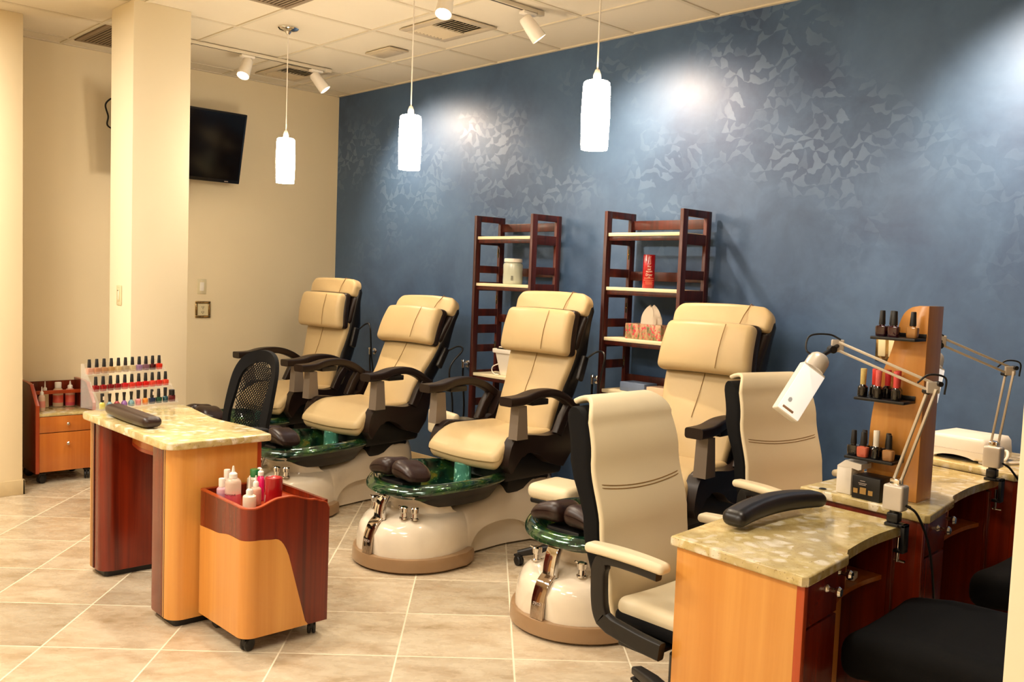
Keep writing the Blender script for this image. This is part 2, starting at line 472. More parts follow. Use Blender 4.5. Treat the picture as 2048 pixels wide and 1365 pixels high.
# ------------------------------------------------------------------ camera (calibrated: eye height 1.49 m, blue wall at y = 4.40)
H = 3.0; YB = 4.40; XL = -6.90; XR = 2.2; YF = -3.2
cam_d = bpy.data.cameras.new('camera'); cam = bpy.data.objects.new('camera', cam_d); COL.objects.link(cam)
F_PX = 1832.97
cam_d.sensor_width = 36.0; cam_d.sensor_fit = 'HORIZONTAL'; cam_d.lens = F_PX*36.0/2048.0
cam_d.clip_start = 0.05; cam_d.clip_end = 60
_y, _p, _r = R(-46.42118), R(3.90241), R(-2.18160)
_F = Vector((math.sin(_y)*math.cos(_p), math.cos(_y)*math.cos(_p), -math.sin(_p)))
_rt = Vector((math.cos(_y), -math.sin(_y), 0)); _dn = _F.cross(_rt)
_c, _s = math.cos(_r), math.sin(_r)
_right = _rt*_c+_dn*_s; _down = _rt*(-_s)+_dn*_c
_m = Matrix.Identity(4)
for i in range(3):
    _m[i][0] = _right[i]; _m[i][1] = -_down[i]; _m[i][2] = -_F[i]
_m[0][3], _m[1][3], _m[2][3] = 0.0, 0.0, 1.49
cam.matrix_world = _m
bpy.context.scene.camera = cam

# ------------------------------------------------------------------ room shell
def shell(name, a, b, mat, bev=0.0):
    return structure(G().b2(a, b, bev).obj(name, mat))
shell('floor', (XL-.1, YF-.1, -0.08), (XR+.1, YB+.1, 0.0), MT['floor'])
shell('ceiling', (XL-.1, YF-.1, H), (XR+.1, YB+.1, H+0.08), MT['ceil'])
shell('wall_back', (XL, YB, 0), (XR, YB+0.1, H), MT['blue'])
shell('wall_left', (XL-0.1, YF, 0), (XL, YB+0.1, H), MT['beige'])
shell('wall_right', (XR, YF, 0), (XR+0.1, YB+.1, H), MT['beige'])
shell('wall_front', (XL-.1, YF-0.1, 0), (XR+.1, YF, H), MT['beige'])
# short stub wall at far left, column in the middle of the room, partition end beside the camera
shell('wall_stub', (XL, 1.595, 0), (-6.292, 1.735, H), MT['beige'], 0.004)
shell('column', (-5.74, 2.065, 0), (-5.40, 2.405, H), MT['column'], 0.004)
shell('wall_partition', (-0.335, 1.092, 0), (XR, 1.21, H), MT['column'], 0.004)
bb = G().b2((XL, 1.583, 0), (-6.28, 1.597, 0.095), 0.003).b2((-6.294, 1.583, 0), (-6.28, 1.747, 0.095), 0.003).b2((XL, 1.733, 0), (-6.28, 1.747, 0.095), 0.003)
structure(bb.obj('baseboard_stub', MT['trim']))
bb = G().b2((-5.753, 2.052, 0), (-5.387, 2.066, 0.095), .003).b2((-5.401, 2.052, 0), (-5.387, 2.418, 0.095), .003).b2((-5.753, 2.404, 0), (-5.387, 2.418, 0.095), .003).b2((-5.753, 2.052, 0), (-5.739, 2.418, 0.095), .003)
structure(bb.obj('baseboard_column', MT['trim']))
structure(G().b2((XL, 1.747, 0), (XL+0.012, YB, 0.095), .003).obj('baseboard_left', MT['trim']))
structure(G().b2((XL, YB-0.012, 0), (XR, YB, 0.095), .003).obj('baseboard_back', MT['trim']))
# suspended ceiling grid, 0.61 m module
g = G(); X0 = -6.09; Y0 = 3.925
k = -2
x = X0-0.61*1
while x < XR:
    if x > XL+0.02: g.b2((x-0.0125, YF, H-0.006), (x+0.0125, YB, H+0.001))
    x += 0.61
y = Y0
while y > YF:
    g.b2((XL, y-0.0125, H-0.0062), (XR, y+0.0125, H+0.001)); y -= 0.595
g.b2((XL, YB-0.022, H-0.008), (XR, YB, H+0.001)).b2((XL, YF, H-0.008), (XL+0.022, YB, H+0.001))
structure(g.obj('trim_1', MT['tbar']))

# ------------------------------------------------------------------ ceiling things
def vent(cx, cy, lx, ly, label, group=None, two=True):
    r = empty('air_vent', (cx, cy, H-0.006), 0, label, 'air vent', group)
    f = G()
    f.b2((-lx/2, -ly/2, -0.010), (lx/2, -ly/2+0.055, 0.0), .003).b2((-lx/2, ly/2-0.055, -0.010), (lx/2, ly/2, 0.0), .003)
    f.b2((-lx/2, -ly/2+.055, -0.010), (-lx/2+0.055, ly/2-.055, 0.0), .003).b2((lx/2-0.055, -ly/2+.055, -0.010), (lx/2, ly/2-.055, 0.0), .003)
    f.obj('frame', MT['ventcol'], r)
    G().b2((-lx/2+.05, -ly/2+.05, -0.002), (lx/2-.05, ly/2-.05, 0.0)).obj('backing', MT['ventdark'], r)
    n = 9; iw = lx/2-.055; il = ly/2-.055
    half = (-1, 1) if two else (0,)
    s = G()
    for hsd in half:
        for i in range(n):
            yy = -il+ (i+.5)*2*il/n
            x0, x1 = (-iw, iw) if hsd == 0 else ((-iw, -0.006) if hsd < 0 else (0.006, iw))
            tilt = R(-40 if hsd <= 0 else 35)
            M = Matrix.Translation((0, yy, -0.006)) @ Matrix.Rotation(tilt, 4, 'X')
            s.b2((x0, -0.011, -0.0008), (x1, 0.011, 0.0008), 0, M)
    s.b2((-0.008, -il, -0.011), (0.008, il, -0.001))
    s.obj('louver', MT['ventcol'], r)
    return r
vent(-4.44, 3.585, 0.50, 0.36, 'square ceiling air vent with double louvers between second and third pendants')
vent(-6.375, 3.63, 0.46, 0.36, 'dusty louvered ceiling air vent beside the far track light')
r = G().b2((-0.145, -0.08, -0.012), (0.145, 0.08, 0), .006).b2((-0.12, -0.055, -0.016), (0.12, 0.055, -0.010), .004).obj('ceiling_panel', MT['ventcol'], loc=(-5.23, 3.70, H-.006))
tag(r, 'small plain beige access plate on ceiling, left of the square louvered vent', 'ceiling plate')
def return_grille(x0, y0, x1, y1, label):
    r = empty('return_grille', ((x0+x1)/2, (y0+y1)/2, H-0.006), 0, label, 'air vent')
    a, b = (x1-x0)/2, (y1-y0)/2
    f = G().b2((-a, -b, -.008), (a, -b+.03, 0)).b2((-a, b-.03, -.008), (a, b, 0)).b2((-a, -b+.03, -.008), (-a+.03, b-.03, 0)).b2((a-.03, -b+.03, -.008), (a, b-.03, 0))
    f.obj('frame', MT['ventdirty'], r)
    s = G(); n = 22
    for i in range(n):
        yy = -b+.03+(i+.5)*(2*b-.06)/n
        s.b2((-a+.03, yy-.006, -.006), (a-.03, yy+.006, -.002))
    s.obj('grille', MT['ventdirty'], r)
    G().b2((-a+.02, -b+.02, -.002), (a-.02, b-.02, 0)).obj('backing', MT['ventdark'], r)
return_grille(-4.855, 2.15, -4.265, 2.73, 'dark dusty return grille on ceiling at the top edge above the first pendant')
return_grille(-6.68, 2.16, -6.10, 2.73, 'dark ceiling return grille half hidden behind the cream column')

# pendant lamps
def pendant(x, y, zb, zt, label, rad=0.058):
    r = empty('pendant_lamp', (x, y, H), 0, label, 'pendant lamp', 'white cylinder pendants in a row')
    G().lathe([(0.0, 0), (0.063, -0.001), (0.065, -0.010), (0.055, -0.020), (0.020, -0.028), (0.010, -0.045), (0.0, -0.045)], 28).obj('canopy', MT['chrome'], r)
    G().cyl((0, 0, -0.04), (0, 0, zt-H+0.045), 0.0035, n=8).obj('cord', MT['white'], r)
    G().lathe([(0, .05), (0.009, .05), (0.016, .03), (0.018, 0.0), (0, 0)], 16, c=(0, 0, zt-H)).obj('socket_cap', MT['silver'], r)
    h = zb-H; t = zt-H
    sh = G().lathe([(0.012, t+.002), (rad*.80, t+.002), (rad*.93, t-.004), (rad*.97, t-.02), (rad*1.03, (t+h)/2), (rad*.97, h+.02), (rad*.94, h), (rad*.88, h), (rad*.9, h+.02), (rad*.96, (t+h)/2), (rad*.9, t-.012), (0.012, t-.006)], 32)
    sh.obj('shade', MT['shade'], r)
    G().lathe([(0, -.05), (.02, -.045), (.027, -.02), (.02, .015), (.013, .03), (.013, .06), (0, .06)], 16, c=(0, 0, (t+h)/2)).obj('bulb', MT['bulb'], r)
    return r
PEND = [(-5.235, 2.955, 'hanging white glass cylinder pendant nearest the TV, first of three'),
        (-3.89, 2.915, 'middle one of three white cylinder pendant lamps hanging before the blue wall'),
        (-2.573, 2.876, 'nearest and rightmost of the three hanging white cylinder pendants')]
for px, py, lb in PEND: pendant(px, py, 2.036, 2.312, lb)

# track lighting
def track(x, y0, y1, label):
    r = empty('track_rail', (x, 0, H-0.006), 0, label, 'light track')
    G().b2((-.017, y0, -.022), (.017, y1, 0), .002).b2((-.019, y1-.04, -.026), (.019, y1+.012, 0), .003).obj('rail', MT['tbar'], r)
    G().b2((-.006, y0, -.0225), (.006, y1-.03, -.0215)).obj('conductor_slot', MT['ventdark'], r)
    return r
def track_head(x, y, aim, label, power, spot=70, blend=0.6, lcol=None):
    z = H-0.0305
    r = empty('track_spotlight', (x, y, z), 0, label, 'spotlight', 'white track spotlight heads')
    G().b2((-.022, -.05, -.018), (.022, .05, .0), .005).obj('adapter', MT['white'], r)
    piv = Vector((0, 0, -0.055)); d = (Vector(aim)-Vector((x, y, z))-piv).normalized()
    G().cyl((0, 0, -.015), tuple(piv), 0.008, n=12).obj('stem', MT['white'], r)
    up = Vector((0, 0, 1)); M = Matrix.Translation(piv) @ d.to_track_quat('Z', 'Y').to_matrix().to_4x4()
    G().lathe([(0, -.035), (.030, -.033), (.036, -.022), (.040, .03), (.044, .105), (.044, .112), (.040, .112), (.036, .09), (0, .085)], 28, M=M).obj('lamp_head', MT['white'], r)
    G().lathe([(0, .100), (.037, .100), (.037, .094), (0, .094)], 24, M=M).obj('bulb', MT['bulb'], r)
    if power > 0:
        ld = bpy.data.lights.new('spot', 'SPOT'); ld.energy = power; ld.color = lcol or WARM; ld.spot_size = R(spot); ld.spot_blend = blend; ld.shadow_soft_size = 0.035
        lo = bpy.data.objects.new('spot_lamp', ld); COL.objects.link(lo)
        p = Vector((x, y, z))+piv+d*0.125
        lo.location = p; lo.rotation_euler = d.to_track_quat('-Z', 'Y').to_euler()
    return r
WARM = (1.0, 0.89, 0.73)
track(-6.03, 2.5, 3.75, 'white ceiling light track over the far corner carrying two spotlights')
track(-3.755, 1.2, 3.70, 'white ceiling light track ending above the middle of the blue wall')
track(-1.50, 1.4, 3.70, 'white ceiling light track above the right desks')
track_head(-6.03, 3.09, (-5.2, 1.9, 0.4), 'spotlight head on the far track, left one, shining towards the room', 75)
track_head(-6.03, 3.64, (-5.45, 4.4, 1.75), 'spotlight head on the far track, right one, aimed at the blue wall', 165, 112, 1.0, (1.0, .74, .50))
track_head(-3.755, 3.02, (-3.0, 1.9, 0.3), 'bright spotlight head at the top edge between pendants, shining towards the room', 75)
track_head(-3.755, 3.60, (-3.25, 4.4, 1.75), 'spotlight head at the end of the middle track, aimed at the blue wall', 165, 112, 1.0, (1.0, .74, .50))
track_head(-1.50, 3.60, (-1.15, 4.4, 1.75), 'spotlight head on the right track, aimed at the blue wall above the desks', 230, 112, 1.0, (1.0, .74, .50))
track_head(-1.50, 2.7, (-1.45, 2.3, 0.6), 'added unseen spotlight head on the right track over the near desk', 60)  # extra head added out of view to help light the room
track_head(-3.755, 1.9, (-3.6, 2.4, 0.4), 'added unseen spotlight head on the middle track above the small trolley', 75)  # another unseen head, added for its light

# fill area lights added out of view at the ceiling, without fixtures
def ceiling_fill(x, y, e, sx=1.1, sy=0.55):
    ld = bpy.data.lights.new('ceiling_fill', 'AREA'); ld.shape = 'RECTANGLE'; ld.size = sx; ld.size_y = sy; ld.energy = e; ld.color = (1.0, 0.92, 0.79)
    lo = bpy.data.objects.new('ceiling_fill_lamp', ld); COL.objects.link(lo); lo.location = (x, y, H-0.03)
for x, y, e in ((-1.6, 0.0, 46), (-4.2, 0.2, 64), (-2.6, -1.6, 60), (-5.6, 0.6, 42), (0.6, -1.6, 28)):
    ceiling_fill(x, y, e)
w = bpy.data.worlds.new('world'); bpy.context.scene.world = w; w.use_nodes = True
w.node_tree.nodes['Background'].inputs[0].default_value = (1, .9, .75, 1); w.node_tree.nodes['Background'].inputs[1].default_value = 0.05
vs = bpy.context.scene.view_settings
vs.view_transform = 'Standard'; vs.look = 'None'; vs.exposure = 0.07; vs.gamma = 1.0; vs.use_curve_mapping = False

# ------------------------------------------------------------------ wall things
def tv():
    yc, z0, hh, ww = 2.895, 2.135, 0.53, 0.94
    r = empty('television', (-6.66, yc, z0), 0, 'black flat television tilted down on the cream wall beside the column', 'television')
    M = Matrix.Rotation(R(13), 4, 'Y')
    G().b2((-0.035, -ww/2, 0), (0.0, ww/2, hh), .006, M).obj('cabinet', MT['tvframe'], r)
    G().b2((-0.0005, -ww/2+.016, .026), (0.0015, ww/2-.016, hh-.014), 0, M).obj('screen', MT['tv'], r)
    lg = G().b2((0.001, .345, .010), (0.002, .375, .015), 0, M).obj('logo', MT['greyink'], r); lg['label'] = 'small pale maker mark on the lower bezel'
    m = G().tube([(-.03, 0, .28), (-.12, 0.02, .27), (-.215, 0.02, .27)], .018, 12).b2((-.235, -.11, .16), (-.218, .15, .40), .004)
    m.b2((-.05, -.16, .12), (-.03, .16, .42), .004, M)
    m.obj('wall_mount', MT['black'], r)
    G().tube(smooth_pts([(-.05, -.30, .42), (-.10, -.38, .48), (-.13, -.43, .53), (-.15, -.482, .48), (-.16, -.46, .40), (-.18, -.45, .33), (-.21, -.30, .30)], 6), .006, 8).obj('cable', MT['black'], r)
tv()
def switch_plate(loc, face, label, kind='rocker', mat='switch'):
    # face: 'x' plate faces +x, 'y' faces -y
    rz = 0 if face == 'y' else R(90)
    nm = 'light_switch' if kind != 'outlet' else 'wall_outlet'
    r = empty(nm, loc, rz, label, 'light switch' if kind != 'outlet' else 'outlet')
    if kind == 'double':
        G().box((0, -.004, 0), (.118, .008, .130), .003).obj('plate', MT['brass'], r)
        for s in (-1, 1): G().box((s*.026, -.010, 0.004), (.036, .010, .088), .003, Matrix.Rotation(R(4), 4, 'X')).obj('rocker', MT['switch'], r)
        for s in (-1, 1):
            for t in (-1, 1): G().cyl((s*.026, -.007, t*.056), (s*.026, -.0095, t*.056), .004, n=10).obj('screw', MT['chrome'], r)
    elif kind == 'outlet':
        pl = G()
        for (a, b) in (((-.062, -.066), (.062, -.046)), ((-.062, .046), (.062, .066)), ((-.062, -.046), (-.043, .046)), ((.043, -.046), (.062, .046))):
            pl.b2((a[0], -.012, a[1]), (b[0], 0, b[1]), .004)
        pl.obj('ornate_frame', MT['brass'], r)
        G().b2((-.044, -.006, -.047), (.044, 0, .047)).obj('plate', MT['switch'], r)
        for t in (-1, 1):
            sl = G()
            for s in (-1, 1): sl.b2((s*.007-.0015, -.0075, t*.02-.007), (s*.007+.0015, -.0055, t*.02+.005))
            sl.cyl((0, -.0055, t*.02-.012), (0, -.0075, t*.02-.012), .0028, n=8)
            sl.obj('socket_holes', MT['ink'], r)
    else:
        G().box((0, -.003, 0), (.074, .006, .118), .003).obj('plate', MT[mat], r)
        if kind == 'dimmer':
            G().b2((-.017, -.010, -.034), (.017, -.004, .034), .002).obj('paddle', MT['switch'], r)
            G().b2((.006, -.013, -.024), (.0125, -.009, .026), .001).obj('slider', MT['whitecap'], r)
            G().b2((-.012, -.0108, .026), (.004, -.0098, .030)).obj('indicator', MT['ink'], r)
        else:
            G().box((0, -.007, 0), (.034, .008, .068), .003, Matrix.Rotation(R(5), 4, 'X')).obj('rocker', MT['whitecap'], r)
        for t in (-1, 1): G().cyl((0, -.006, t*.048), (0, -.0075, t*.048), .0035, n=10).obj('screw', MT['silver'], r)
    return r
switch_plate((-6.90, 3.185, 1.335), 'x', 'almond wall switch on the cream wall above the framed outlet')
switch_plate((-6.90, 3.195, 1.155), 'x', 'wall outlet in a square antique ornate frame below a switch', 'outlet')
switch_plate((-5.575, 2.065, 1.302), 'y', 'almond dimmer switch on the bright narrow face of the column', 'dimmer')
switch_plate((-1.966, 4.40, 1.22), 'y', 'double rocker switch on a mirrored plate on the blue wall', 'double')
for x, z, lb in ((-6.27, .845, 'behind the leftmost massage chair'), (-5.085, .85, 'left of the far shelf unit'), (-3.825, .868, 'between the two shelf units')):
    r = empty('wall_valve', (x, YB, z), 0, 'small chrome shut-off valve on the blue wall '+lb, 'valve', 'chrome valves along the blue wall')
    G().lathe([(0, 0), (.028, 0), (.026, .006), (.012, .012), (.011, .05), (0, .05)], 16, M=Matrix.Rotation(R(90), 4, 'X')).obj('flange', MT['chrome'], r)
    G().cyl((0, -.045, -.025), (0, -.045, .022), .011, n=14).cyl((0, -.045, .022), (0, -.045, .034), .016, .012, n=14).obj('valve_body', MT['chrome'], r)
    G().tube(smooth_pts([(0, -.045, -.02), (0.0, -.045, -.10), (0.03, -.05, -.35), (.02, -.08, -.62), (.02, -.12, -.82)], 6), .007, 8).obj('supply_hose', MT['black'], r)
# ------------------------------------------------------------------ pedicure spa chairs
# local frame: origin on the floor under the front tip, +y towards the wall, x to the right, z up
def spa_plan_w(s):
    return lerp_tab([(0.30, 0.285), (0.62, 0.205), (0.80, 0.20), (1.05, 0.235), (1.22, 0.22)], s) if s >= 0.30 else 0.285*math.sqrt(max(0.0, 1-((0.30-s)/0.30)**2.2))
def spa_top(s):
    return lerp_tab([(0.0, .17), (.06, .235), (.16, .268), (.40, .285), (.62, .30), (.85, .365), (1.02, .43), (1.14, .43), (1.24, .36)], s)
def spa_arch(s):
    a, b = 0.47, 1.02
    if s <= a or s >= b: return 0.0
    t = (s-a)/(b-a)
    return 0.165*max(0.0, 1-abs(2*t-1)**2.6)**0.62
def build_spa(name_label, loc, yaw, recline, cat='pedicure chair', cushion_yaw=0.0):
    root = empty('pedicure_spa_chair', loc, yaw, name_label, cat, 'pedicure spa chairs along the blue wall')
    # --- base shell
    ss = [0.012, .02, .035, .055, .08, .12, .16, .2, .25, .3, .35, .4, .44, .468, .472, .478, .486, .5, .53, .57, .61, .66, .71, .76, .81, .86, .91, .95, .985, 1.0, 1.012, 1.018, 1.024, 1.06, 1.1, 1.14, 1.18, 1.21, 1.235]
    rings = []
    for s in ss:
        w = max(spa_plan_w(s), .012); h = spa_top(s); a = spa_arch(s)
        if s > 1.15: w *= math.sqrt(max(.05, 1-((s-1.15)/.10)**2))
        rec = 0.045*min(1, a/0.03); n = 10; e = 0.42
        half = [(w-rec, 0.012), (w-rec, max(a, .013))]
        z0 = max(a, .014)
        for i in range(n+1):
            ph = R(90*i/n)
            half.append((w*math.cos(ph)**e if i < n else 0.0, z0+(h-z0)*math.sin(ph)**(e*1.35)))
        ring = [(x, s, z) for x, z in half] + [(-x, s, z) for x, z in reversed(half[:-1])]
        rings.append(ring)
    g = G().loft(rings)
    body = g.obj('base_shell', MT['pearl'], root, 40)
    # --- neck that carries the bowl
    # --- skirt
    out = []
    for k in range(41):
        a = R(180+180*k/40); out.append((.315*math.cos(a), .305+.325*math.sin(a)))
    out += [(.315, .40), (.27, .49), (-.27, .49), (-.315, .40)]
    inn = [(x*.955, .305+(y-.305)*.955) for x, y in out]
    G().loft([[(x, y, 0.004) for x, y in inn], [(x, y, .014) for x, y in out], [(x, y, .060) for x, y in out], [(x*.985, .305+(y-.305)*.985, .076) for x, y in out], [(x*.90, .305+(y-.305)*.90, .080) for x, y in out]]).obj('base_skirt', MT['skirt'], root)
    # --- bowl
    def oval(k, n, a, b, c, wav=0.0):
        t = 2*math.pi*k/n; cs, sn = math.cos(t), math.sin(t)
        p = 2.25
        r = (abs(cs)**p+abs(sn)**p)**(-1/p)
        y = c+b*r*sn; taper = 1.0-0.16*max(0, (sn))   # narrower toward the seat
        return a*r*cs*taper, y
    N = 56; C0 = .475
    prof = [(.318, .398, .386), (.330, .410, .396), (.328, .407, .410), (.314, .392, .428), (.298, .374, .438), (.284, .358, .437), (.272, .345, .424), (.262, .333, .40), (.245, .312, .35), (.215, .272, .318), (.10, .13, .308), (.0, .0, .307)]
    rings = []
    for a, b, z in prof:
        ring = []
        for k in range(N):
            x, y = oval(k, N, max(a, .002), max(b, .002), C0)
            ring.append((x, y, z + .018*math.cos(4*math.pi*k/N)*(a/.32)**3))
        rings.append(ring)
    under = [(.312, .392, .388), (.290, .365, .384), (.258, .326, .345), (.228, .287, .300), (.17, .21, .284), (.0, .0, .278)]
    bowl = G().loft(rings, cap0=False).obj('foot_bowl', MT['basin'], root, 60)
    ur = []
    for a, b, z in under:
        ur.append([(oval(k, N, max(a, .002), max(b, .002), C0+.03)+(z + .016*math.cos(4*math.pi*k/N)*(a/.32)**3,)) for k in range(N)])
    G().loft(ur, cap0=False).obj('bowl_underside', MT['black'], root, 60)
    # --- cream neck hugging the front of the bowl
    nk = []
    for t in range(10):
        z = .225+.160*t/9
        a = lerp_tab([(.225, .225), (.300, .228), (.345, .258), (.384, .290)], z); b = lerp_tab([(.225, .285), (.300, .287), (.345, .326), (.384, .365)], z)
        ring = []
        for k in range(25):
            hwid = lerp_tab([(.225, .46), (.29, .36), (.34, .22), (.384, .19)], z); e_ = abs(2*k/24-1)
            an = math.pi*(1.5+hwid*(2*k/24-1)); sn, cs = math.sin(an), math.cos(an); p = 2.25
            r = (abs(cs)**p+abs(sn)**p)**(-1/p)
            f = .90+.14*min(1, (1-e_)/.30)
            ring.append((a*f*r*cs*(1-.16*max(0, sn)), C0+.03+b*f*r*sn, z))
        nk.append(ring)
    G().loft(nk, loop=False).obj('bowl_pedestal', MT['pearl'], root, 60)
    jg = G().lathe([(0, .308), (.058, .308), (.060, .33), (.056, .455), (.048, .462), (0, .462)], 24, c=(-.02, .66, 0), sy=.7)
    jg.obj('reflection_column', MT['teal'], root)  # teal cylinder stands in for the reflection on the bowl's back wall
    # --- footrest pads on the bowl front
    fr = empty_part = G()
    fr.b2((-.09, .14, .40), (.09, .27, .435), .01)
    fr_o = fr.obj('footrest_bracket', MT['black'], root)
    for sg in (-1, 1):
        def bend(q, sg=sg):
            x, y, z = q
            u = (x*sg+.09)/.18     # 0 inner .. 1 outer
            z2 = z*(1-.30*u*u) + .012*(1-((u-.45)/.55)**2) - .022*u*u - .014*math.cos(y/.10*1.2)*(1 if z > 0 else 0)*(.4+u)
            y2 = y*(1-.16*u*u)
            return (x, y2-.010*u, z2)
        g = G().rbox((0, 0, 0), (.178, .185, .105), .048, bend, n=8, M=Matrix.Translation((sg*.092, .205, .487)) @ Matrix.Rotation(R(-6), 4, 'X'))
        g.obj('footrest_pad', MT['brownleather'], root, 60)
    # --- chrome faucet strip
    g = G().rband(smooth_pts([(0, -.004, .078), (0, -.001, .12), (0, .008, .17), (0, .030, .222), (0, .066, .252)], 5), .070, .012, (1, 0, 0), .3)
    st = g.obj('chrome_strip', MT['chromestrip'], root, 50)
    g = G().rband(smooth_pts([(0, .070, .236), (0, .075, .29), (0, .092, .345), (0, .125, .385), (0, .165, .40)], 6), .064, .030, (1, 0, 0), .2)
    g.b2((-.035, .052, .228), (.035, .112, .243), .004)
    g.obj('chrome_spout', MT['chrome'], root, 50)
    M = Matrix.Translation((0, -.0062, .145)) @ Matrix.Rotation(R(80), 4, 'X')
    lt = text_mesh('lettering', 'ayco', .024, MT['greyink'], st, M)
    for x, y in ((-.142, .150), (.128, .125), (.175, .155)):
        k = G()
        k.lathe([(0, 0), (.024, 0), (.024, .006), (.017, .010), (.016, .030), (.021, .034), (.022, .056), (.018, .061), (0, .061)], 20, c=(x, y, .262))
        if x < .15:
            k.tube([(x, y, .312), (x-.03*(1 if x < 0 else 1), y-.005, .320)], [.006, .0045], 8)
            k.lathe([(0, -.006), (.006, 0), (0, .006)], 8, c=(x-.032, y-.005, .320))
        k.obj('control_knob', MT['chrome'], root)
    # --- seat cushion with waterfall front
    def seatfn(q):
        x, y, z = q
        f = max(0.0, (-y-.06)/.17)          # front part droops
        z2 = z - .080*min(1, f)**2
        y2 = y + .012*min(1, f)*(1 if z < 0 else 0)
        w = 1.0 - .10*((y+.23)/.46)
        z2 += .012*(abs(x)/.25)**2
        return (x*w, y2, z2)
    G().rbox((0, .865, .582), (.560, .52, .108), .048, seatfn, n=12).obj('seat_cushion', MT['spacream'], root, 60)
    # --- dark side shells and centre housing
    top = smooth_pts([(.668, .485), (.675, .545), (.700, .610), (.748, .650), (.85, .645), (.98, .630), (1.08, .640)], 6)
    pts = [(p.x, p.y) for p in top]+[(1.13, .66), (1.185, .80), (1.245, .79), (1.225, .66), (1.19, .52), (1.12, .44)]
    low = smooth_pts([(1.12, .44), (1.0, .475), (.90, .535), (.80, .545), (.735, .49), (.70, .445)], 6)
    pts += [(p.x, p.y) for p in low[1:]]
    for sg in (-1, 1):
        G().prism(pts, sg*.255, sg*.322, 'x', .008).obj('side_shell', MT['brown'], root, 45)
    G().b2((-.25, .72, .38), (.25, 1.20, .535), .03).b2((-.20, .80, .30), (.20, 1.14, .42), .02).obj('seat_housing', MT['black'], root)
    # --- armrests
    for sg in (-1, 1):
        path = smooth_pts([(sg*.325, .625, .842), (sg*.325, .74, .846), (sg*.325, .85, .868), (sg*.322, .98, .868), (sg*.318, 1.09, .835), (sg*.315, 1.19, .775)], 7)
        m = len(path)
        wd = [.092 if i < m*.28 else .092-.03*min(1, (i-m*.28)/(m*.3)) for i in range(m)]
        th = [.048 for i in range(m)]
        ar = G().rband(path, wd, th, (1, 0, 0), .28).obj('armrest', MT['brown'], root, 50)
        G().b2((sg*.325-.034, .80, .812), (sg*.325+.034, .93, .845), .006).obj('remote_holder', MT['black'], ar)
        # post: grey tapered pillar, darker outer face
        g = G().loft([[(sg*.325-.030, .70, .815), (sg*.325+.030, .70, .815), (sg*.325+.030, .76, .815), (sg*.325-.030, .76, .815)],
                      [(sg*.325-.032, .69, .635), (sg*.325+.032, .69, .635), (sg*.325+.032, .775, .635), (sg*.325-.032, .775, .635)]])
        g.obj('arm_post', MT['grey'], root)
        G().rband([(sg*.318, 1.055, .63), (sg*.318, 1.10, .72), (sg*.318, 1.165, .805)], .045, .055, (1, 0, 0), .2).obj('rear_strut', MT['brown'], root)
    # --- backrest (built upright then leaned back about its foot)
    B = Matrix.Translation((0, 1.055, .60)) @ Matrix.Rotation(-recline, 4, 'X')
    def bw(v): return lerp_tab([(0, .222), (.25, .225), (.5, .255), (.84, .285)], v)
    Ltop = .865
    def back_shell():
        rings = []
        for v in [0.02, .06, .15, .25, .35, .45, .55, .65, .72, .78, .82, .845, .858]:
            w = bw(v)+.006; t = lerp_tab([(0, .10), (.3, .15), (.52, .14), (.76, .06), (.86, .028)], v)
            if v > .78: w -= .05*((v-.78)/.08)**2
            yo = .030
            ring = []
            for k in range(28):
                a = 2*math.pi*k/28; c, s = math.cos(a), math.sin(a); p = 5
                r = (abs(c)**p+abs(s)**p)**(-1/p)
                ring.append(B @ Vector((w*r*c, yo+t/2+t/2*r*s, v)))
            rings.append(ring)
        return G().loft(rings)
    bs = back_shell().obj('back_shell', MT['black'], root, 50)
    def panel(v0, v1, y0, th, nm, mat, wf=1.0, topround=False, par=None):
        def fn(q):
            x, y, z = q
            v = v0+(z+(v1-v0)/2)
            w = bw(v)/.285*wf
            if topround and v > v1-.07: w *= 1-.16*((v-(v1-.07))/.07)**2
            lum = -.018*math.exp(-((v-.22)/.12)**2) + .006*math.sin(v*40+x*14)*0.4
            yy = y + lum*(1-abs(x)/.4) + .02*(abs(x)/.27)**2.5
            return (x*w, yy, z)
        return G().rbox((0, y0, (v0+v1)/2), (.57, th, v1-v0), min(.022, th*.48), fn, n=14, M=B).obj(nm, mat, par or root, 60)
    panel(.015, .545, .028, .055, 'back_cushion', MT['spacream'], .985)
    panel(.53, .745, .030, .05, 'mesh_gap', MT['brown'], 1.0)
    hd = panel(.735, .868, .012, .075, 'head_cushion', MT['spacream'], 1.0, True)
    G().tube([B @ Vector((.135, -.028, .742)), B @ Vector((.150, -.030, .80)), B @ Vector((.168, -.018, .868)), B @ Vector((.17, .02, .871))], .0022, 6).obj('stitch_seam', MT['seam'], hd)
    cs = G().tube([B @ Vector((0.004, -.0035+(-.018*math.exp(-((v-.22)/.12)**2)), v)) for v in [x*.02+.24 for x in range(14)]], .0017, 6).obj('stitch_seam', MT['seam'], root)
    # pillow
    def pil(q):
        x, y, z = q
        return (x*(1-.03*(z/.13)), y+.035*(abs(x)/.27)**2 - .02*math.cos(z/.15*1.5), z)
    P = B @ Matrix.Translation((0, -.060, .605)) @ Matrix.Rotation(R(6), 4, 'X')
    pc = G().rbox((0, 0, 0), (.515, .080, .265), .032, pil, n=12, M=P).obj('pillow', MT['spacream'], root, 60)
    def pil2(q):
        x, y, z = q
        return (x*(1-.03*(z/.13)), y+.035*(abs(x)/.27)**2 - .012*math.cos(z/.15*1.5), z)
    G().rbox((0, .030, .006), (.528, .062, .272), .028, pil2, n=12, M=P).obj('pillow_backing', MT['brown'], pc, 60)
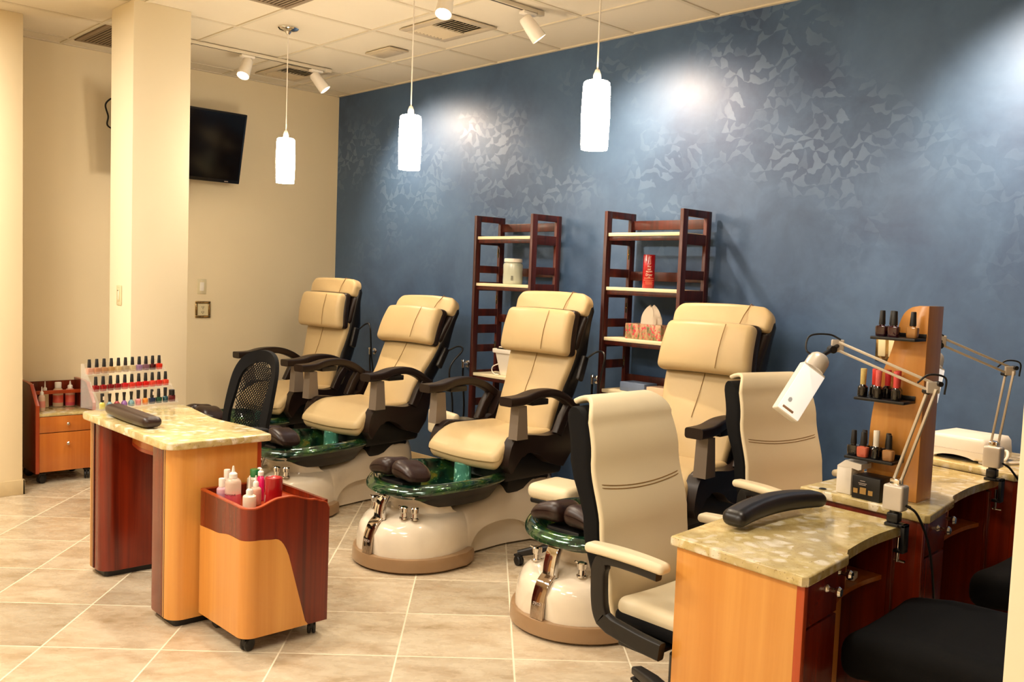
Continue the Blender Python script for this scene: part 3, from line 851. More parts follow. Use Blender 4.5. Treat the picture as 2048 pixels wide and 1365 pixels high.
    G().tube([P @ Vector((.105+.012*i/6, -.046-.018*math.cos((-.115+.23*i/6)/.15*1.5)+.0405*.15, -.115+.23*i/6)) for i in range(7)], .0017, 6).obj('stitch_seam', MT['seam'], pc)
    # power cord and remote on the right of the back
    G().tube(smooth_pts([B @ Vector((.27, .12, .50)), B @ Vector((.33, .14, .56)), B @ Vector((.40, .13, .53)), (.36, 1.36, .86), (.36, 1.40, .62), (.34, 1.42, .30), (.30, 1.40, .03)], 7), .006, 8).obj('power_cord', MT['black'], root)
    G().rbox((0, 0, 0), (.03, .05, .15), .012, None, 4, M=B @ Matrix.Translation((.292, .09, .44))).obj('remote_control', MT['black'], root)
    return root
SPA = [((-5.995, 2.60, 0), 3, 14.0, 'leftmost massage pedicure chair, in the corner behind the mesh task chair'),
       ((-4.945, 2.575, 0), 8, 31, 'second massage pedicure chair from the left, its back reclined the most'),
       ((-3.770, 2.635, 0), 2.5, 19, 'cream massage pedicure chair with its whole pearl foot bath in view, third from left'),
       ((-2.605, 2.685, 0), 4, 23, 'massage pedicure chair nearest the desks, half hidden behind ivory office chair')]
for loc, yw, rc, lb in SPA: build_spa(lb, loc, R(yw), R(rc))
# ------------------------------------------------------------------ folding shelf units against the blue wall
def shelf_unit(x0, label, shelves):
    W = .565; y0, y1 = 4.10, 4.365; HT = 1.905
    r = empty('shelf_unit', (x0, 0, 0), 0, label, 'shelf unit', 'dark folding shelf units')
    for xa, nm in ((0.0, 'side_frame'), (W-.024, 'side_frame')):
        g = G()
        g.b2((xa, y0, 0), (xa+.024, y0+.045, HT), .003).b2((xa, y1-.045, 0), (xa+.024, y1, HT), .003)
        g.b2((xa, y0+.045, HT-.04), (xa+.024, y1-.045, HT), .003)
        for z in (1.772, 1.46, 1.168, .855, .47, .12):
            g.b2((xa+.002, y0+.045, z-.06), (xa+.022, y1-.045, z), .002)
        for z in (1.57, 1.275, 1.03, .66):
            g.b2((xa+.004, y0+.045, z-.05), (xa+.020, y1-.045, z), .002)
        g.obj(nm, MT['darkwood'], r)
    for z in (1.862, 1.56, 1.24, .94, .62):
        G().b2((.024, y1-.030, z-.055), (W-.024, y1-.012, z), .003).obj('back_rail', MT['darkwood'], r)
    for z in shelves:
        sh = G().b2((.026, y0+.012, z-.020), (W-.026, y1-.04, z), .002).obj('shelf_board', MT['shelfcream'], r)
        G().b2((.026, y0+.02, z-.045), (W-.026, y0+.036, z-.0205), .002).obj('shelf_cleat', MT['darkwood'], sh)
    for z in (1.66, 1.34, 1.02):
        G().cyl((.024, y1-.06, z), (.033, y1-.06, z), .005, n=10).b2((.024, y1-.066, z-.03), (.027, y1-.054, z+.03)).obj('hinge', MT['brass'], r)
    return r
shelf_unit(-4.722, 'left dark folding shelf unit with cream boards, holding the grey jar', (1.765, 1.452, .84, .46))
shelf_unit(-3.563, 'right dark folding shelf unit with cream boards, holding the red can and tissue box', (1.778, 1.463, 1.168, .860, .46))
# grey jar
r = empty('jar', (-4.435, 4.205, 1.4528), 0, 'large pale grey plastic jar with a white lid on the left shelf unit', 'jar')
G().lathe([(0, 0), (.078, 0), (.084, .008), (.085, .03), (.083, .09), (.085, .145), (.080, .158), (.066, .165), (.066, .17), (0, .17)], 36).obj('jar_body', MT['jar'], r)
G().lathe([(0, .17), (.076, .168), (.078, .174), (.077, .192), (.073, .196), (0, .196)], 36).obj('lid', MT['whitecap'], r)
a = R(-68); 
bc = G()
for i in range(6):
    aa = a + .0 ; zz = .030+i*.006
    bc.b2((-.010, -.0860, zz), (.010, -.0848, zz+(.0022 if i % 2 else .0035)), 0, Matrix.Rotation(R(22+20), 4, 'Z'))
bc.obj('barcode', MT['ink'], r)
r.scale = (.78, .78, .86)
# red can
r = empty('canister', (-3.30, 4.205, 1.4638), 0, 'tall red printed canister on the right shelf unit', 'canister')
cb = G().lathe([(0, 0), (.044, 0), (.046, .003), (.046, .195), (.044, .198), (.040, .1975), (.040, .190), (0, .190)], 32).obj('can_body', MT['red'], r)
g = G()
def cyltext(body, size, z, ang=42):
    M = Matrix.Rotation(R(ang), 4, 'Z') @ Matrix.Translation((0, -.0466, z)) @ Matrix.Rotation(R(90), 4, 'X')
    o = text_mesh('lettering', body, size, MT['whiteink'], cb, M, .0002)
    for v in o.data.vertices:       # wrap round the can
        c = v.co; p = Matrix.Rotation(R(-ang), 4, 'Z') @ c
        rad = -p.y; th = p.x/.046
        q = Vector((math.sin(th)*rad, -math.cos(th)*rad, p.z)); v.co = Matrix.Rotation(R(ang), 4, 'Z') @ q
for b, sz, z in (('After', .014, .128), ('nail', .018, .112), ('PROMPT', .013, .097), ('Dryer', .021, .079), ('drops', .008, .064)):
    cyltext(b, sz, z)
g = G()
for (z, h, hw) in ((.057, .004, .85), (.046, .003, .95), (.038, .0016, .62), (.033, .0016, .68), (.028, .0016, .6), (.023, .0016, .66)):
    ring = []
    g.loft([[(math.sin(R(42)+t)*.0464, -math.cos(R(42)+t)*.0464, z), (math.sin(R(42)+t)*.0464, -math.cos(R(42)+t)*.0464, z+h)] for t in [(-hw+2*hw*i/14) for i in range(15)]], loop=False)
g.obj('printed_lines', plain('salmon_print', 'e0785a', .5), cb)
G().tube([(math.sin(R(42)+t)*.0466, -math.cos(R(42)+t)*.0466, z) for t, z in ((.22, .186), (.08, .186), (.10, .172), (.16, .155), (.2, .145), (.06, .140), (-.02, .146))], .0012, 6).obj('swirl_print', MT['whiteink'], cb)
r.scale = (.76, .76, .97)
# tissue box
r = empty('tissue_box', (-3.265, 4.23, 1.1688), 0, 'floral tissue box with a white tissue pulled up on the right shelf unit', 'tissue box')
G().b2((-.15, -.075, 0), (.11, .055, .088), .003).obj('carton', MT['tissue'], r)
rings = []
random.seed(3)
for i in range(9):
    f = i/8; ring = []
    w = .050*(1-f)**.7+.014+.010*math.sin(f*3.2); d = .020*(1-f)+.008
    for k in range(22):
        a = 2*math.pi*k/22
        rr = 1+.22*math.sin(5*a+f*2)+.1*math.sin(9*a)
        ring.append((-.02+.018*f-.02*(1-f)**2*0+math.cos(a)*w*rr-.03*f*f*.3, math.sin(a)*d*rr-.01, .088+.105*f+.008*math.cos(a*2)*f))
    rings.append(ring)
G().loft(rings, cap0=False).obj('tissue', MT['paper'], r, 60)
# white bin and cable on the left unit
r = empty('bin', (-4.42, 4.22, 0.8408), 0, 'white tapered bin with dark contents on the low board of the left shelf unit', 'bin')
t_ = .004
prof = [(.055, 0), (.060, .008), (.085, .150), (.098, .150), (.100, .156), (.100, .175), (.096, .177), (.084, .168), (.056, .012), (0, .012)]
rings = [[(x*z_[0]/.1, y*z_[0]/.1, z_[1]) for x, y in rrect(-.13, -.085, .13, .085, .03, 5)] for z_ in prof[:-1]]
G().loft(rings, cap1=True).obj('bin_body', MT['white'], r)
G().b2((-.10, -.06, .15), (.10, .06, .182), .008).obj('contents', MT['black'], r)
G().b2((-.085, -.05, .184), (.06, .02, .192), .003, Matrix.Rotation(R(8), 4, 'Z')).obj('white_packet', MT['paper'], r)
G().tube(smooth_pts([(-.075, -.06, .075), (-.112, -.075, .055), (-.118, -.078, .028), (-.095, -.075, .006), (-.06, -.07, .004)], 6), .0035, 8).obj('cord', MT['white'], r)
# cartons on the low board of the right unit
G_ = G().b2((-.115, -.06, 0), (.065, .06, .052), .003).obj('carton', MT['bluebox'], None, loc=(-3.315, 4.21, 0.8608))
tag(G_, 'flat blue grey carton lying on the low board of the right shelf unit', 'box')
G_ = G().b2((0, -.06, 0), (.15, .06, .042), .003).obj('carton', plain('pink_cream_carton', 'dcb69a', .6, var=.15), None, loc=(-3.235, 4.21, 0.8608))
tag(G_, 'flat pinkish carton beside the blue grey carton on the low board', 'box')
# ------------------------------------------------------------------ bottle kinds
def lacquer_bottle(col, loc, label, group, cap='black', style='wide', rz=0.0, s=1.0, capmat=None):
    r = empty('nail_polish_bottle', loc, rz, label, 'nail polish', group)
    cm = capmat or MT['blackcap']
    if style == 'wide':
        rg = []
        for w, d, z in ((.0135, .009, 0), (.0150, .0105, .002), (.0158, .0112, .010), (.0165, .0115, .024), (.0155, .0105, .029), (.007, .007, .031), (.0065, .0065, .034)):
            rg.append([(x*s, y*s, z*s) for x, y in rrect(-w, -d, w, d, min(w, d)*.6, 4)])
        G().loft(rg).obj('glass_bottle', liquid(col), r)
        G().lathe([(0, .033), (.0088, .033), (.0090, .036), (.0072, .071), (.0062, .073), (0, .073)], 16, sx=s, sy=s).obj('cap', cm, r) if s == 1 else G().lathe([(0, .033*s), (.0088*s, .033*s), (.0072*s, .071*s), (.0062*s, .073*s), (0, .073*s)], 16).obj('cap', cm, r)
    elif style == 'round':
        G().lathe([(0, 0), (.013, 0), (.0155, .004), (.016, .012), (.0145, .021), (.009, .028), (.0065, .031), (.0065, .034), (0, .034)], 18).obj('glass_bottle', liquid(col), r)
        G().lathe([(0, .033), (.0068, .033), (.0062, .045), (.0085, .068), (.0085, .072), (0, .072)], 16).obj('cap', cm, r)
    elif style == 'square':
        rg = []
        for w, z in ((.0145, 0), (.0152, .003), (.0152, .030), (.013, .034)):
            rg.append([(x, y, z) for x, y in rrect(-w, -w*.75, w, w*.75, .003, 3)])
        G().loft(rg).obj('glass_bottle', liquid(col), r)
        G().lathe([(0, .034), (.0145, .034), (.0145, .060), (.013, .062), (0, .062)], 18).obj('cap', cm, r)
    else:  # tall
        G().lathe([(0, 0), (.0125, 0), (.0140, .003), (.0140, .026), (.009, .032), (.0065, .034), (0, .034)], 18).obj('glass_bottle', liquid(col), r)
        G().lathe([(0, .033), (.0078, .033), (.0082, .05), (.0088, .074), (.008, .076), (0, .076)], 16).obj('cap', cm, r)
    return r
MT['blackcap'] = plain('black_cap', '100c0d', 0.5)

# squeeze / pump bottles: body profile + cap style
def squeeze_bottle(loc, label, group, rad, hb, tip, body, cap='nozzle', fill=None, fillh=0.0, capmat=None, bandcol=None, text=None, rz=0.0, sq=1.0):
    r = empty('bottle', loc, rz, label, 'bottle', group)
    cm = capmat or MT['whitecap']
    n = 28
    prof = [(0, 0), (rad*.92, 0), (rad, .004), (rad, hb*.80), (rad*.96, hb*.88), (rad*.72, hb*.96), (rad*.38, hb), (0, hb)]
    bd = G().lathe(prof, n, sy=sq).obj('bottle_body', body, r)
    if fill is not None:
        G().lathe([(0, .0012), (rad*.94, .0012), (rad*1.004, .005), (rad*1.004, fillh), (0, fillh)], n, sy=sq).obj('liquid', fill, bd)
    if bandcol is not None:
        G().lathe([(rad*1.008, hb*.22), (rad*1.01, hb*.22), (rad*1.01, hb*.62), (rad*1.008, hb*.62)], n, sy=sq).obj('paper_label', bandcol, bd)
    c0 = hb
    if cap == 'nozzle':
        G().lathe([(0, c0-.001), (rad*.52, c0-.001), (rad*.52, c0+.016), (rad*.42, c0+.020), (rad*.22, c0+.024), (rad*.10, c0+tip), (0, c0+tip)], 20).obj('nozzle_cap', cm, r)
    elif cap == 'flip':
        G().lathe([(0, c0-.001), (rad*.62, c0-.001), (rad*.64, c0+tip*.9), (rad*.58, c0+tip), (0, c0+tip)], 20).obj('cap', cm, r)
    elif cap == 'hook':
        G().lathe([(0, c0-.001), (rad*.6, c0-.001), (rad*.6, c0+.014), (rad*.3, c0+.020), (0, c0+.020)], 20).obj('cap', cm, r)
        G().tube(smooth_pts([(0, 0, c0+.018), (0, 0, c0+tip*.6), (0.001, 0, c0+tip*.88), (-.007, -.002, c0+tip), (-.015, -.004, c0+tip*.92)], 5), [.0055]*5+[.0048]*8+[.0042]*8, 10).obj('spout', cm, r)
    if text:
        tm = text_mesh('lettering', text, rad*.36, MT['ink'], bd, Matrix.Translation((0, -rad*1.012*sq, hb*.42)) @ Matrix.Rotation(R(90), 4, 'X'), .0002)
        for v in tm.data.vertices:
            th = v.co.x/rad; rd = -v.co.y
            v.co = Vector((math.sin(th)*rad*1.012, -math.cos(th)*rad*1.012*sq, v.co.z))
    return r
# ------------------------------------------------------------------ left manicure desk
DX0, DX1, DY0, DY1, DZ = -4.555, -3.545, 1.505, 1.965, .78
dk = empty('manicure_desk', (-4.05, 1.73, 0), 0, 'left manicure desk with cream granite top and open kneehole, beside the small trolley', 'desk', 'granite topped manicure desks')
def L(x, y): return (x+4.05, y-1.73)
out = []
out += arc(DX1-.05, DY0+.05, .05, 270, 360, 6)
out += arc(DX1-.012, DY1-.012, .012, 0, 90, 3)
out += [(p.x, p.y) for p in smooth_pts([(DX1-.10, DY1+.004), (-3.80, DY1+.004), (-4.05, DY1-.02), (-4.30, DY1+.012), (-4.44, DY1+.035)], 6)]
out += arc(DX0+.03, DY1+.01, .03, 90, 180, 4)
out += arc(DX0+.05, DY0+.05, .05, 180, 270, 6)
G().prism([L(*p) for p in out], DZ-.030, DZ, 'z', .006).obj('granite_top', MT['granite'], dk, 40)
def pedestal(sgn, xo, xi):
    # xo outer x, xi inner x
    x0, x1 = min(xo, xi), max(xo, xi)
    body = rrect(x0, 1.545, x1, 1.93, [.055, .055, .012, .012], 8)
    pb = G().prism([L(*p) for p in body], .03, DZ-.03, 'z', .003).obj('pedestal', MT['cherry'], dk, 40)
    G().prism([L(*p) for p in rrect(x0+.02, 1.57, x1-.02, 1.91, .02, 4)], 0.0, .031, 'z').obj('plinth', MT['black'], pb)
    # maple end panel wrapping the outer corner, with pinstripe inlays before it
    t = .004
    if sgn > 0:
        path = [(xo-.062, 1.545-t/2)]+[(xo-.055+.055*math.cos(R(a)), 1.60+(.055)*math.sin(R(a))) for a in range(270, 361, 9)]+[(xo+t/2, 1.915)]
    else:
        path = [(xo+.062, 1.545-t/2)]+[(xo+.055+.055*math.cos(R(a)), 1.60+(.055)*math.sin(R(a))) for a in range(270, 179, -9)]+[(xo-t/2, 1.915)]
    def wall(path, off, th, z0, z1, nm, mat, par):
        P = [Vector((p[0], p[1], 0)) for p in path]; inn, ou = [], []
        for i, p in enumerate(P):
            tg = (P[min(i+1, len(P)-1)]-P[max(i-1, 0)]).normalized(); n = Vector((tg.y, -tg.x, 0))*(1 if sgn > 0 else -1)
            ou.append(p+n*(off+th)); inn.append(p+n*off)
        poly = [L(p.x, p.y) for p in ou]+[L(p.x, p.y) for p in reversed(inn)]
        return G().prism(poly, z0, z1, 'z').obj(nm, mat, par, 40)
    wall(path, -.001, .004, .032, DZ-.031, 'end_panel', MT['maple'], pb)
    edge = [(xo, 1.914), (xo, 1.934)]
    G().b2(L(xo-.02, 1.915)+(.032,), L(xo+(.004 if sgn > 0 else -.004), 1.935)+(DZ-.031,), .001).obj('edge_strip', MT['cherryedge'], pb) if sgn > 0 else None
    for (a, b, m) in ((.065, .070, 'darkline'), (.071, .078, 'maple'), (.079, .086, 'darkline'), (.087, .091, 'cherryedge'), (.092, .097, 'darkline')):
        xa, xb = (xo-b, xo-a) if sgn > 0 else (xo+a, xo+b)
        G().b2(L(xa, 1.541)+(.033,), L(xb, 1.548)+(DZ-.031,)).obj('inlay_strip', MT[m], pb)
pedestal(1, -3.585, -3.83)
pedestal(-1, -4.560, -4.37)
# curved drawer box hanging under the top
fr = [(p.x, p.y) for p in smooth_pts([(-4.40, 1.70), (-4.30, 1.66), (-4.12, 1.635), (-3.94, 1.66), (-3.84, 1.70)], 6)]
dr = G().prism([L(*p) for p in fr+[(-3.84, 1.92), (-4.40, 1.92)]], .655, .748, 'z', .003).obj('drawer_box', MT['maple2'], dk, 40)
G().prism([L(*p) for p in [(p[0], p[1]-.001) for p in fr]+[(-3.85, 1.74), (-4.39, 1.74)]], .640, .656, 'z', .002).obj('drawer_rim', MT['cherryedge'], dr, 40)
# dark armrest cushion
def arm_pad(name, loc, rz, ln, w, h, bendy, label, mat, hump=.0):
    def fn(q):
        u = q.x/(ln/2)
        return (q.x, q.y+bendy*(1-u*u), q.z*(1-.15*u*u)+hump*(1-u*u))
    o = G().rbox((0, 0, h/2), (ln, w, h), min(w, h)*.48, fn, n=14).obj(name, mat, None, 60, loc, rz)
    return tag(o, label, 'armrest cushion')
arm_pad('armrest_cushion', (-4.15, 1.600, DZ+.001), R(-1), .50, .085, .055, -.010, 'dark brown armrest cushion on the left granite desk before the polish rack', MT['brownleather'])

# ------------------------------------------------------------------ acrylic polish rack and its 33 bottles
RY = R(105); RC = Vector((-4.571, 1.80, DZ+.0008))
rack = empty('polish_rack', RC, RY, 'clear acrylic three tier nail polish rack on the left granite desk', 'polish rack')
TI = [(.018, .0045), (.070, .0845), (.122, .1645)]
g = G()
for sx in (-.222, .222):
    g2 = G().prism([(-.005, 0), (.155, 0), (.155, .215), (.135, .215), (.118, .185), (.0, .02)], sx-.0015, sx+.0015, 'x').obj('side_panel', MT['acrylic'], rack)
for y, z in TI:
    sh = G().b2((-.22, y-.022, z-.0035), (.22, y+.026, z-.0008)).obj('shelf', MT['acrylic'], rack)
    G().b2((-.22, y-.024, z-.003), (.22, y-.022, z+.012)).obj('lip', MT['acrylic'], sh)
G().b2((-.22, .150, 0), (.22, .153, .215)).obj('back_panel', MT['acrylic'], rack)
ORD = ['first', 'second', 'third', 'fourth', 'fifth', 'sixth', 'seventh', 'eighth', 'ninth', 'tenth', 'last']
TOP = [('pale pink', 'd8a08a'), ('copper pink', 'c48a68'), ('bronze', 'b8875e'), ('gold', 'c09660'), ('pale champagne', 'd2b888'), ('silver beige', 'b8a586'), ('cream', 'd6c49a'), ('lilac', '9a78a4'), ('mauve', '805868'), ('dark burgundy', '4c0810'), ('bright orange red', 'e23018')]
MID = [('dark red', '8c0a14'), ('deep crimson', '9a0a14'), ('wine red', '7c0812'), ('ruby red', '8e0a16'), ('bright red', 'd01420'), ('coral', 'e03a2e'), ('vivid red', 'd81a1c'), ('scarlet', 'dc1414'), ('coral pink', 'ea4a3a'), ('tomato red', 'dc2a24'), ('orange red', 'ea4a30')]
BOT = [('yellow green', 'c8c05a', 'tall'), ('sky blue', '7fa6b8', 'round'), ('cherry red', '9c0c1a', 'round'), ('purple', '8a5aa0', 'round'), ('grey blue', '6f98a0', 'round'), ('pale pink', 'e0848a', 'tall'), ('orange', 'ea8a2c', 'tall'), ('navy blue', '12264a', 'wide'), ('dark green', '1c4a38', 'wide'), ('teal', '124a56', 'tall'), ('dark glitter red', '6a1a1e', 'square')]
ROWN = ['bottom', 'middle', 'top']
for ti, row in enumerate((BOT, MID, TOP)):
    for i, b in enumerate(row):
        y, z = TI[ti]
        p = Matrix.Translation(RC) @ Matrix.Rotation(RY, 4, 'Z') @ Vector((-.200+.040*i, y, z))
        st = b[2] if len(b) > 2 else 'wide'
        o = lacquer_bottle(b[1], p, '%s nail polish, %s from left in %s row of acrylic rack' % (b[0], ORD[i], ROWN[ti]), 'nail polish bottles in the acrylic rack', style=st, rz=RY)
        if ti == 0 and i in (0, 7):
            G().b2((-.002, -.0092, .044), (.006, -.0078, .062)).obj('cap_sticker', MT['whiteink'], o)

# ------------------------------------------------------------------ small trolley in front
tx0, tx1, ty0, ty1 = -3.562, -3.168, 1.650, 2.022
tr = empty('rolling_trolley', (-3.365, 1.836, 0), 0, 'small two tone cherry and maple rolling trolley full of bottles, beside the left desk', 'trolley')
def LT(x, y, z): return (x+3.365, y-1.836, z)
per = []
rr = .05
for i in range(13): per.append((tx0, ty1-(ty1-ty0-.012)*i/12))
per += [(tx0+.012-.012*math.cos(R(a)), ty0+.012-.012*math.sin(R(a))) for a in (30, 60)]
for i in range(13): per.append((tx0+.012+(tx1-rr-tx0-.012)*i/12, ty0))
per += [(tx1-rr+rr*math.cos(R(a)), ty0+rr+rr*math.sin(R(a))) for a in range(-80, 0, 10)]
for i in range(29): per.append((tx1, ty0+rr+(ty1-ty0-rr)*i/28))
cum = [0]
for a, b in zip(per, per[1:]): cum.append(cum[-1]+math.hypot(b[0]-a[0], b[1]-a[1]))
def ztop(p):
    x, y = p
    if x < tx1-.001 and y <= ty0+rr: 
        return lerp_tab([(tx0, .578), (tx1-.12, .574), (tx1-.0, .570)], x)
    if x < tx1-.001: return .578
    t = lerp_tab([(1.69, .570), (1.80, .598), (1.84, .599), (1.95, .572), (1.99, .560)], y)
    if y > ty1-.035: t -= .035-math.sqrt(max(0, .035**2-(y-(ty1-.035))**2))
    return t
def zsw(p):
    x, y = p
    if x < tx1-.001 or y < ty0+rr: return lerp_tab([(tx0, .428), (tx0+.15, .432), (tx1-.12, .447), (tx1, .445)], x)
    return lerp_tab([(1.70, .445), (1.775, .438)], y) if y < 1.775 else (.438-(.438-.366)*((y-1.775)/.062)**2.2 if y < 1.837 else .366-(y-1.837)*(.30/.085))
def normal_off(i, d):
    a, b = per[max(i-1, 0)], per[min(i+1, len(per)-1)]
    tx, ty = b[0]-a[0], b[1]-a[1]; l = math.hypot(tx, ty); return (per[i][0]+ty/l*d, per[i][1]-tx/l*d)
ZB = .060
# outer cherry wall (with thickness)
g = G(); rings = []
for i, p in enumerate(per):
    q = normal_off(i, -.014)
    rings.append([LT(p[0], p[1], ZB), LT(p[0], p[1], ztop(p)), LT(q[0], q[1], ztop(p)), LT(q[0], q[1], ZB)])
G().loft(rings).obj('cherry_body', MT['cherry'], tr, 40)
# bright edge band on the rim
rings = []
for i, p in enumerate(per):
    o_, q = normal_off(i, .001), normal_off(i, -.015); z = ztop(p)
    rings.append([LT(o_[0], o_[1], z-.003), LT(o_[0], o_[1], z+.002), LT(q[0], q[1], z+.002), LT(q[0], q[1], z-.003)])
G().loft(rings).obj('rim_band', MT['cherryedge'], tr, 40)
# maple overlay with the swoosh edge
rings = []
for i, p in enumerate(per):
    z = zsw(p)
    if z <= ZB+.004: z = ZB+.004
    a, b = normal_off(i, .0002), normal_off(i, .0022)
    rings.append([LT(a[0], a[1], ZB), LT(a[0], a[1], z), LT(b[0], b[1], z), LT(b[0], b[1], ZB)])
    if z <= ZB+.0041: break
G().loft(rings).obj('maple_panel', MT['maple'], tr, 40)
inner = [normal_off(i, -.012) for i in range(len(per))]
poly = [LT(p[0], p[1], 0)[:2] for p in inner]
G().prism(poly, .515, .530, 'z').obj('tray', MT['cherryedge'], tr)
G().prism(poly, ZB, ZB+.018, 'z').obj('bottom_board', MT['cherry'], tr)
G().b2(LT(tx0+.012, ty1-.016, ZB), LT(tx1-.012, ty1-.002, .560)).obj('back_board', MT['cherry'], tr)
def caster(par, x, y, r=.024, ang=0.0):
    c = G().b2((x-.02, y-.02, r*2-.002), (x+.02, y+.02, r*2+.008), .002).cyl((x, y, r*1.6), (x, y, r*2+.004), .010, n=12)
    o = c.obj('caster', MT['black'], par)
    M = Matrix.Translation((x, y, r)) @ Matrix.Rotation(ang, 4, 'Z') @ Matrix.Rotation(R(90), 4, 'Y')
    for s in (-1, 1):
        G().lathe([(0, -.008), (r*.8, -.008), (r, -.004), (r, .004), (r*.8, .008), (0, .008)], 20, M=M @ Matrix.Translation((0, 0, s*.0095))).obj('wheel', MT['black'], o)
    G().rbox((0, 0, 0), (r*1.9, .016, r*1.2), .007, None, 4, M=Matrix.Translation((x, y, r*1.45)) @ Matrix.Rotation(ang+R(90), 4, 'Z')).obj('wheel_hood', MT['black'], o)
    return o
for x, y, a in ((tx1-.042, ty0+.040, 20), (tx1-.045, ty1-.045, 60), (tx0+.06, ty0+.06, 100), (tx0+.06, ty1-.06, 40)):
    p = LT(x, y, 0); caster(tr, p[0], p[1], .0275, R(a))
# bottles on the trolley
ZT = .5308; GRP = 'bottles on the small trolley'
squeeze_bottle((-3.515, 1.745, ZT), 'brownish translucent bottle with a tall white cap at the left end of the small trolley', GRP, .021, .085, .040, clearbottle('b89a78', .85), 'flip', bandcol=liquid('8c4a3a', .5))
squeeze_bottle((-3.478, 1.705, ZT), 'small pink bottle with a white cap beside the acetone bottle', GRP, .021, .066, .034, clearbottle('e6b4c0', .9), 'flip', bandcol=liquid('d0a0b4', .5))
squeeze_bottle((-3.415, 1.722, ZT), 'large clear acetone bottle with pink liquid and white pointed nozzle', GRP, .032, .112, .048, clearbottle('ecd8c4', .55), 'nozzle', fill=liquid('d85a68', .3), fillh=.048, text='ACETONE', rz=R(36))
o = squeeze_bottle((-3.505, 1.865, ZT), 'bottle with a green cap behind the acetone bottle', GRP, .032, .085, .030, clearbottle('d8d8c0', .7), 'flip', capmat=liquid('147a3c', .3))
squeeze_bottle((-3.425, 1.850, ZT), 'hot pink bottle with a hooked white spout', GRP, .020, .105, .028, liquid('e0106a', .3), 'hook', sq=.7)
squeeze_bottle((-3.325, 1.748, ZT), 'short white squeeze bottle with a long thin nozzle at the front of the trolley', GRP, .0265, .058, .075, clearbottle('efe2c8', .95), 'nozzle')
squeeze_bottle((-3.372, 1.800, ZT), 'pink labelled bottle with a white pointed nozzle beside the red jar', GRP, .022, .074, .045, clearbottle('e6b49c', .9), 'nozzle', bandcol=liquid('dc9a8a', .5))
r = empty('jar', (-3.318, 1.850, ZT), 0, 'tall glossy dark red jar at the right end of the trolley', 'jar')
jb = G().lathe([(0, 0), (.033, 0), (.0345, .004), (.0342, .060), (.035, .110), (.033, .116), (.026, .118), (.020, .114), (0, .113)], 32).obj('jar_body', MT['red'], r)
for i in range(5):
    a = R(-20+i*3)
    G().tube([(math.sin(a+.06*k)*.0342, -math.cos(a+.06*k)*.0342, .020+.006*i+.003*math.sin(k*2.1)) for k in range(-3, 3)], .0007, 6).obj('printed_squiggle', MT['greyink'], jb)
o = G().tube([(0, 0, .003), (.03, .012, .004), (.06, .014, .004), (.075, .02, .006)], .0035, 8).obj('nail_tool', MT['chrome'], None, 60, (-3.40, 1.675, ZT))
tag(o, 'small metal nail tool lying at the front rim of the small trolley', 'nail tool', None)

# ------------------------------------------------------------------ back cabinet by the left wall
cb = empty('drawer_cabinet', (-6.68, 2.06, 0), 0, 'maple two drawer rolling cabinet with cherry sides by the far left wall', 'cabinet')
cx, cy = .18, .18   # half sizes: front is +x
side = [(-.19, .075), (.185, .075), (.185, .53), (.06, .655), (-.02, .665), (-.19, .665)]
for sy in (-1, 1):
    G().prism([(x, z) for x, z in side], sy*cy-.011, sy*cy+.011, 'y', .002).obj('side_panel', MT['cherry'], cb)
    rim = G().rband([(.187, sy*cy, .075), (.187, sy*cy, .53), (.061, sy*cy, .658), (-.02, sy*cy, .667), (-.19, sy*cy, .667)], .0225, .004, (0, 1, 0), .2)
    rim.obj('edge_band', MT['cherryedge'], cb)
G().b2((-.19, -cy+.011, .085), (.165, cy-.011, .46)).obj('carcass', MT['cherry'], cb)
G().b2((-.17, -cy+.012, .455), (.183, cy-.012, .475), .003).obj('granite_top', MT['granite'], cb)
for z0, z1 in ((.345, .452), (.080, .340)):
    d = G().b2((.165, -cy+.014, z0), (.180, cy-.014, z1), .002).obj('drawer', MT['maple2'], cb)
    zk = (z0+z1)/2 if z0 > .3 else z1-.075
    G().lathe([(0, 0), (.006, 0), (.005, .012), (.010, .016), (.011, .022), (.007, .026), (0, .026)], 18, M=Matrix.Translation((.179, .01, zk)) @ Matrix.Rotation(R(90), 4, 'Y')).obj('knob', MT['chrome'], d)
G().b2((-.05, -cy+.011, .575), (-.036, cy-.011, .60), .002).obj('guard_rail', MT['cherryedge'], cb)
G().b2((-.19, -cy+.011, .47), (-.178, cy-.011, .65)).obj('back_board', MT['cherry'], cb)
for x, y, a in ((.14, -.14, 30), (.14, .15, 70), (-.14, -.14, 0), (-.14, .14, 0)): caster(cb, x, y, .031, R(a))
GB = 'bottles on the far cabinet'
for x, y, rad, hb, tip, body, cap, bc, lb in (
        (-.115, -.12, .024, .105, .060, clearbottle('e2bfa2', .8), 'nozzle', liquid('d87a68', .5), 'pink bottle with a white nozzle at the left back of the far cabinet'),
        (.055, -.115, .022, .110, .055, clearbottle('e8c8ae', .8), 'nozzle', liquid('dc8c7c', .5), 'bottle with a pointed nozzle standing forward of the rail on the far cabinet'),
        (-.115, -.045, .024, .115, .065, clearbottle('ead6ae', .8), 'nozzle', None, 'clear bottle with a tall nozzle behind the far cabinet rail, second in the row'),
        (-.115, .040, .034, .130, .040, clearbottle('e6c8a6', .8), 'flip', liquid('d85a4a', .5), 'wide bottle with a red label behind the far cabinet rail'),
        (-.115, .120, .032, .125, .050, clearbottle('e8b49e', .8), 'nozzle', liquid('e0604e', .5), 'bottle of pink red liquid at the right end of the far cabinet rail')):
    squeeze_bottle((-6.68+x, 2.06+y, .476), lb, GB, rad, hb, tip, body, cap, bandcol=bc, fill=liquid('d0485a', .3) if y > .1 else None, fillh=.07)

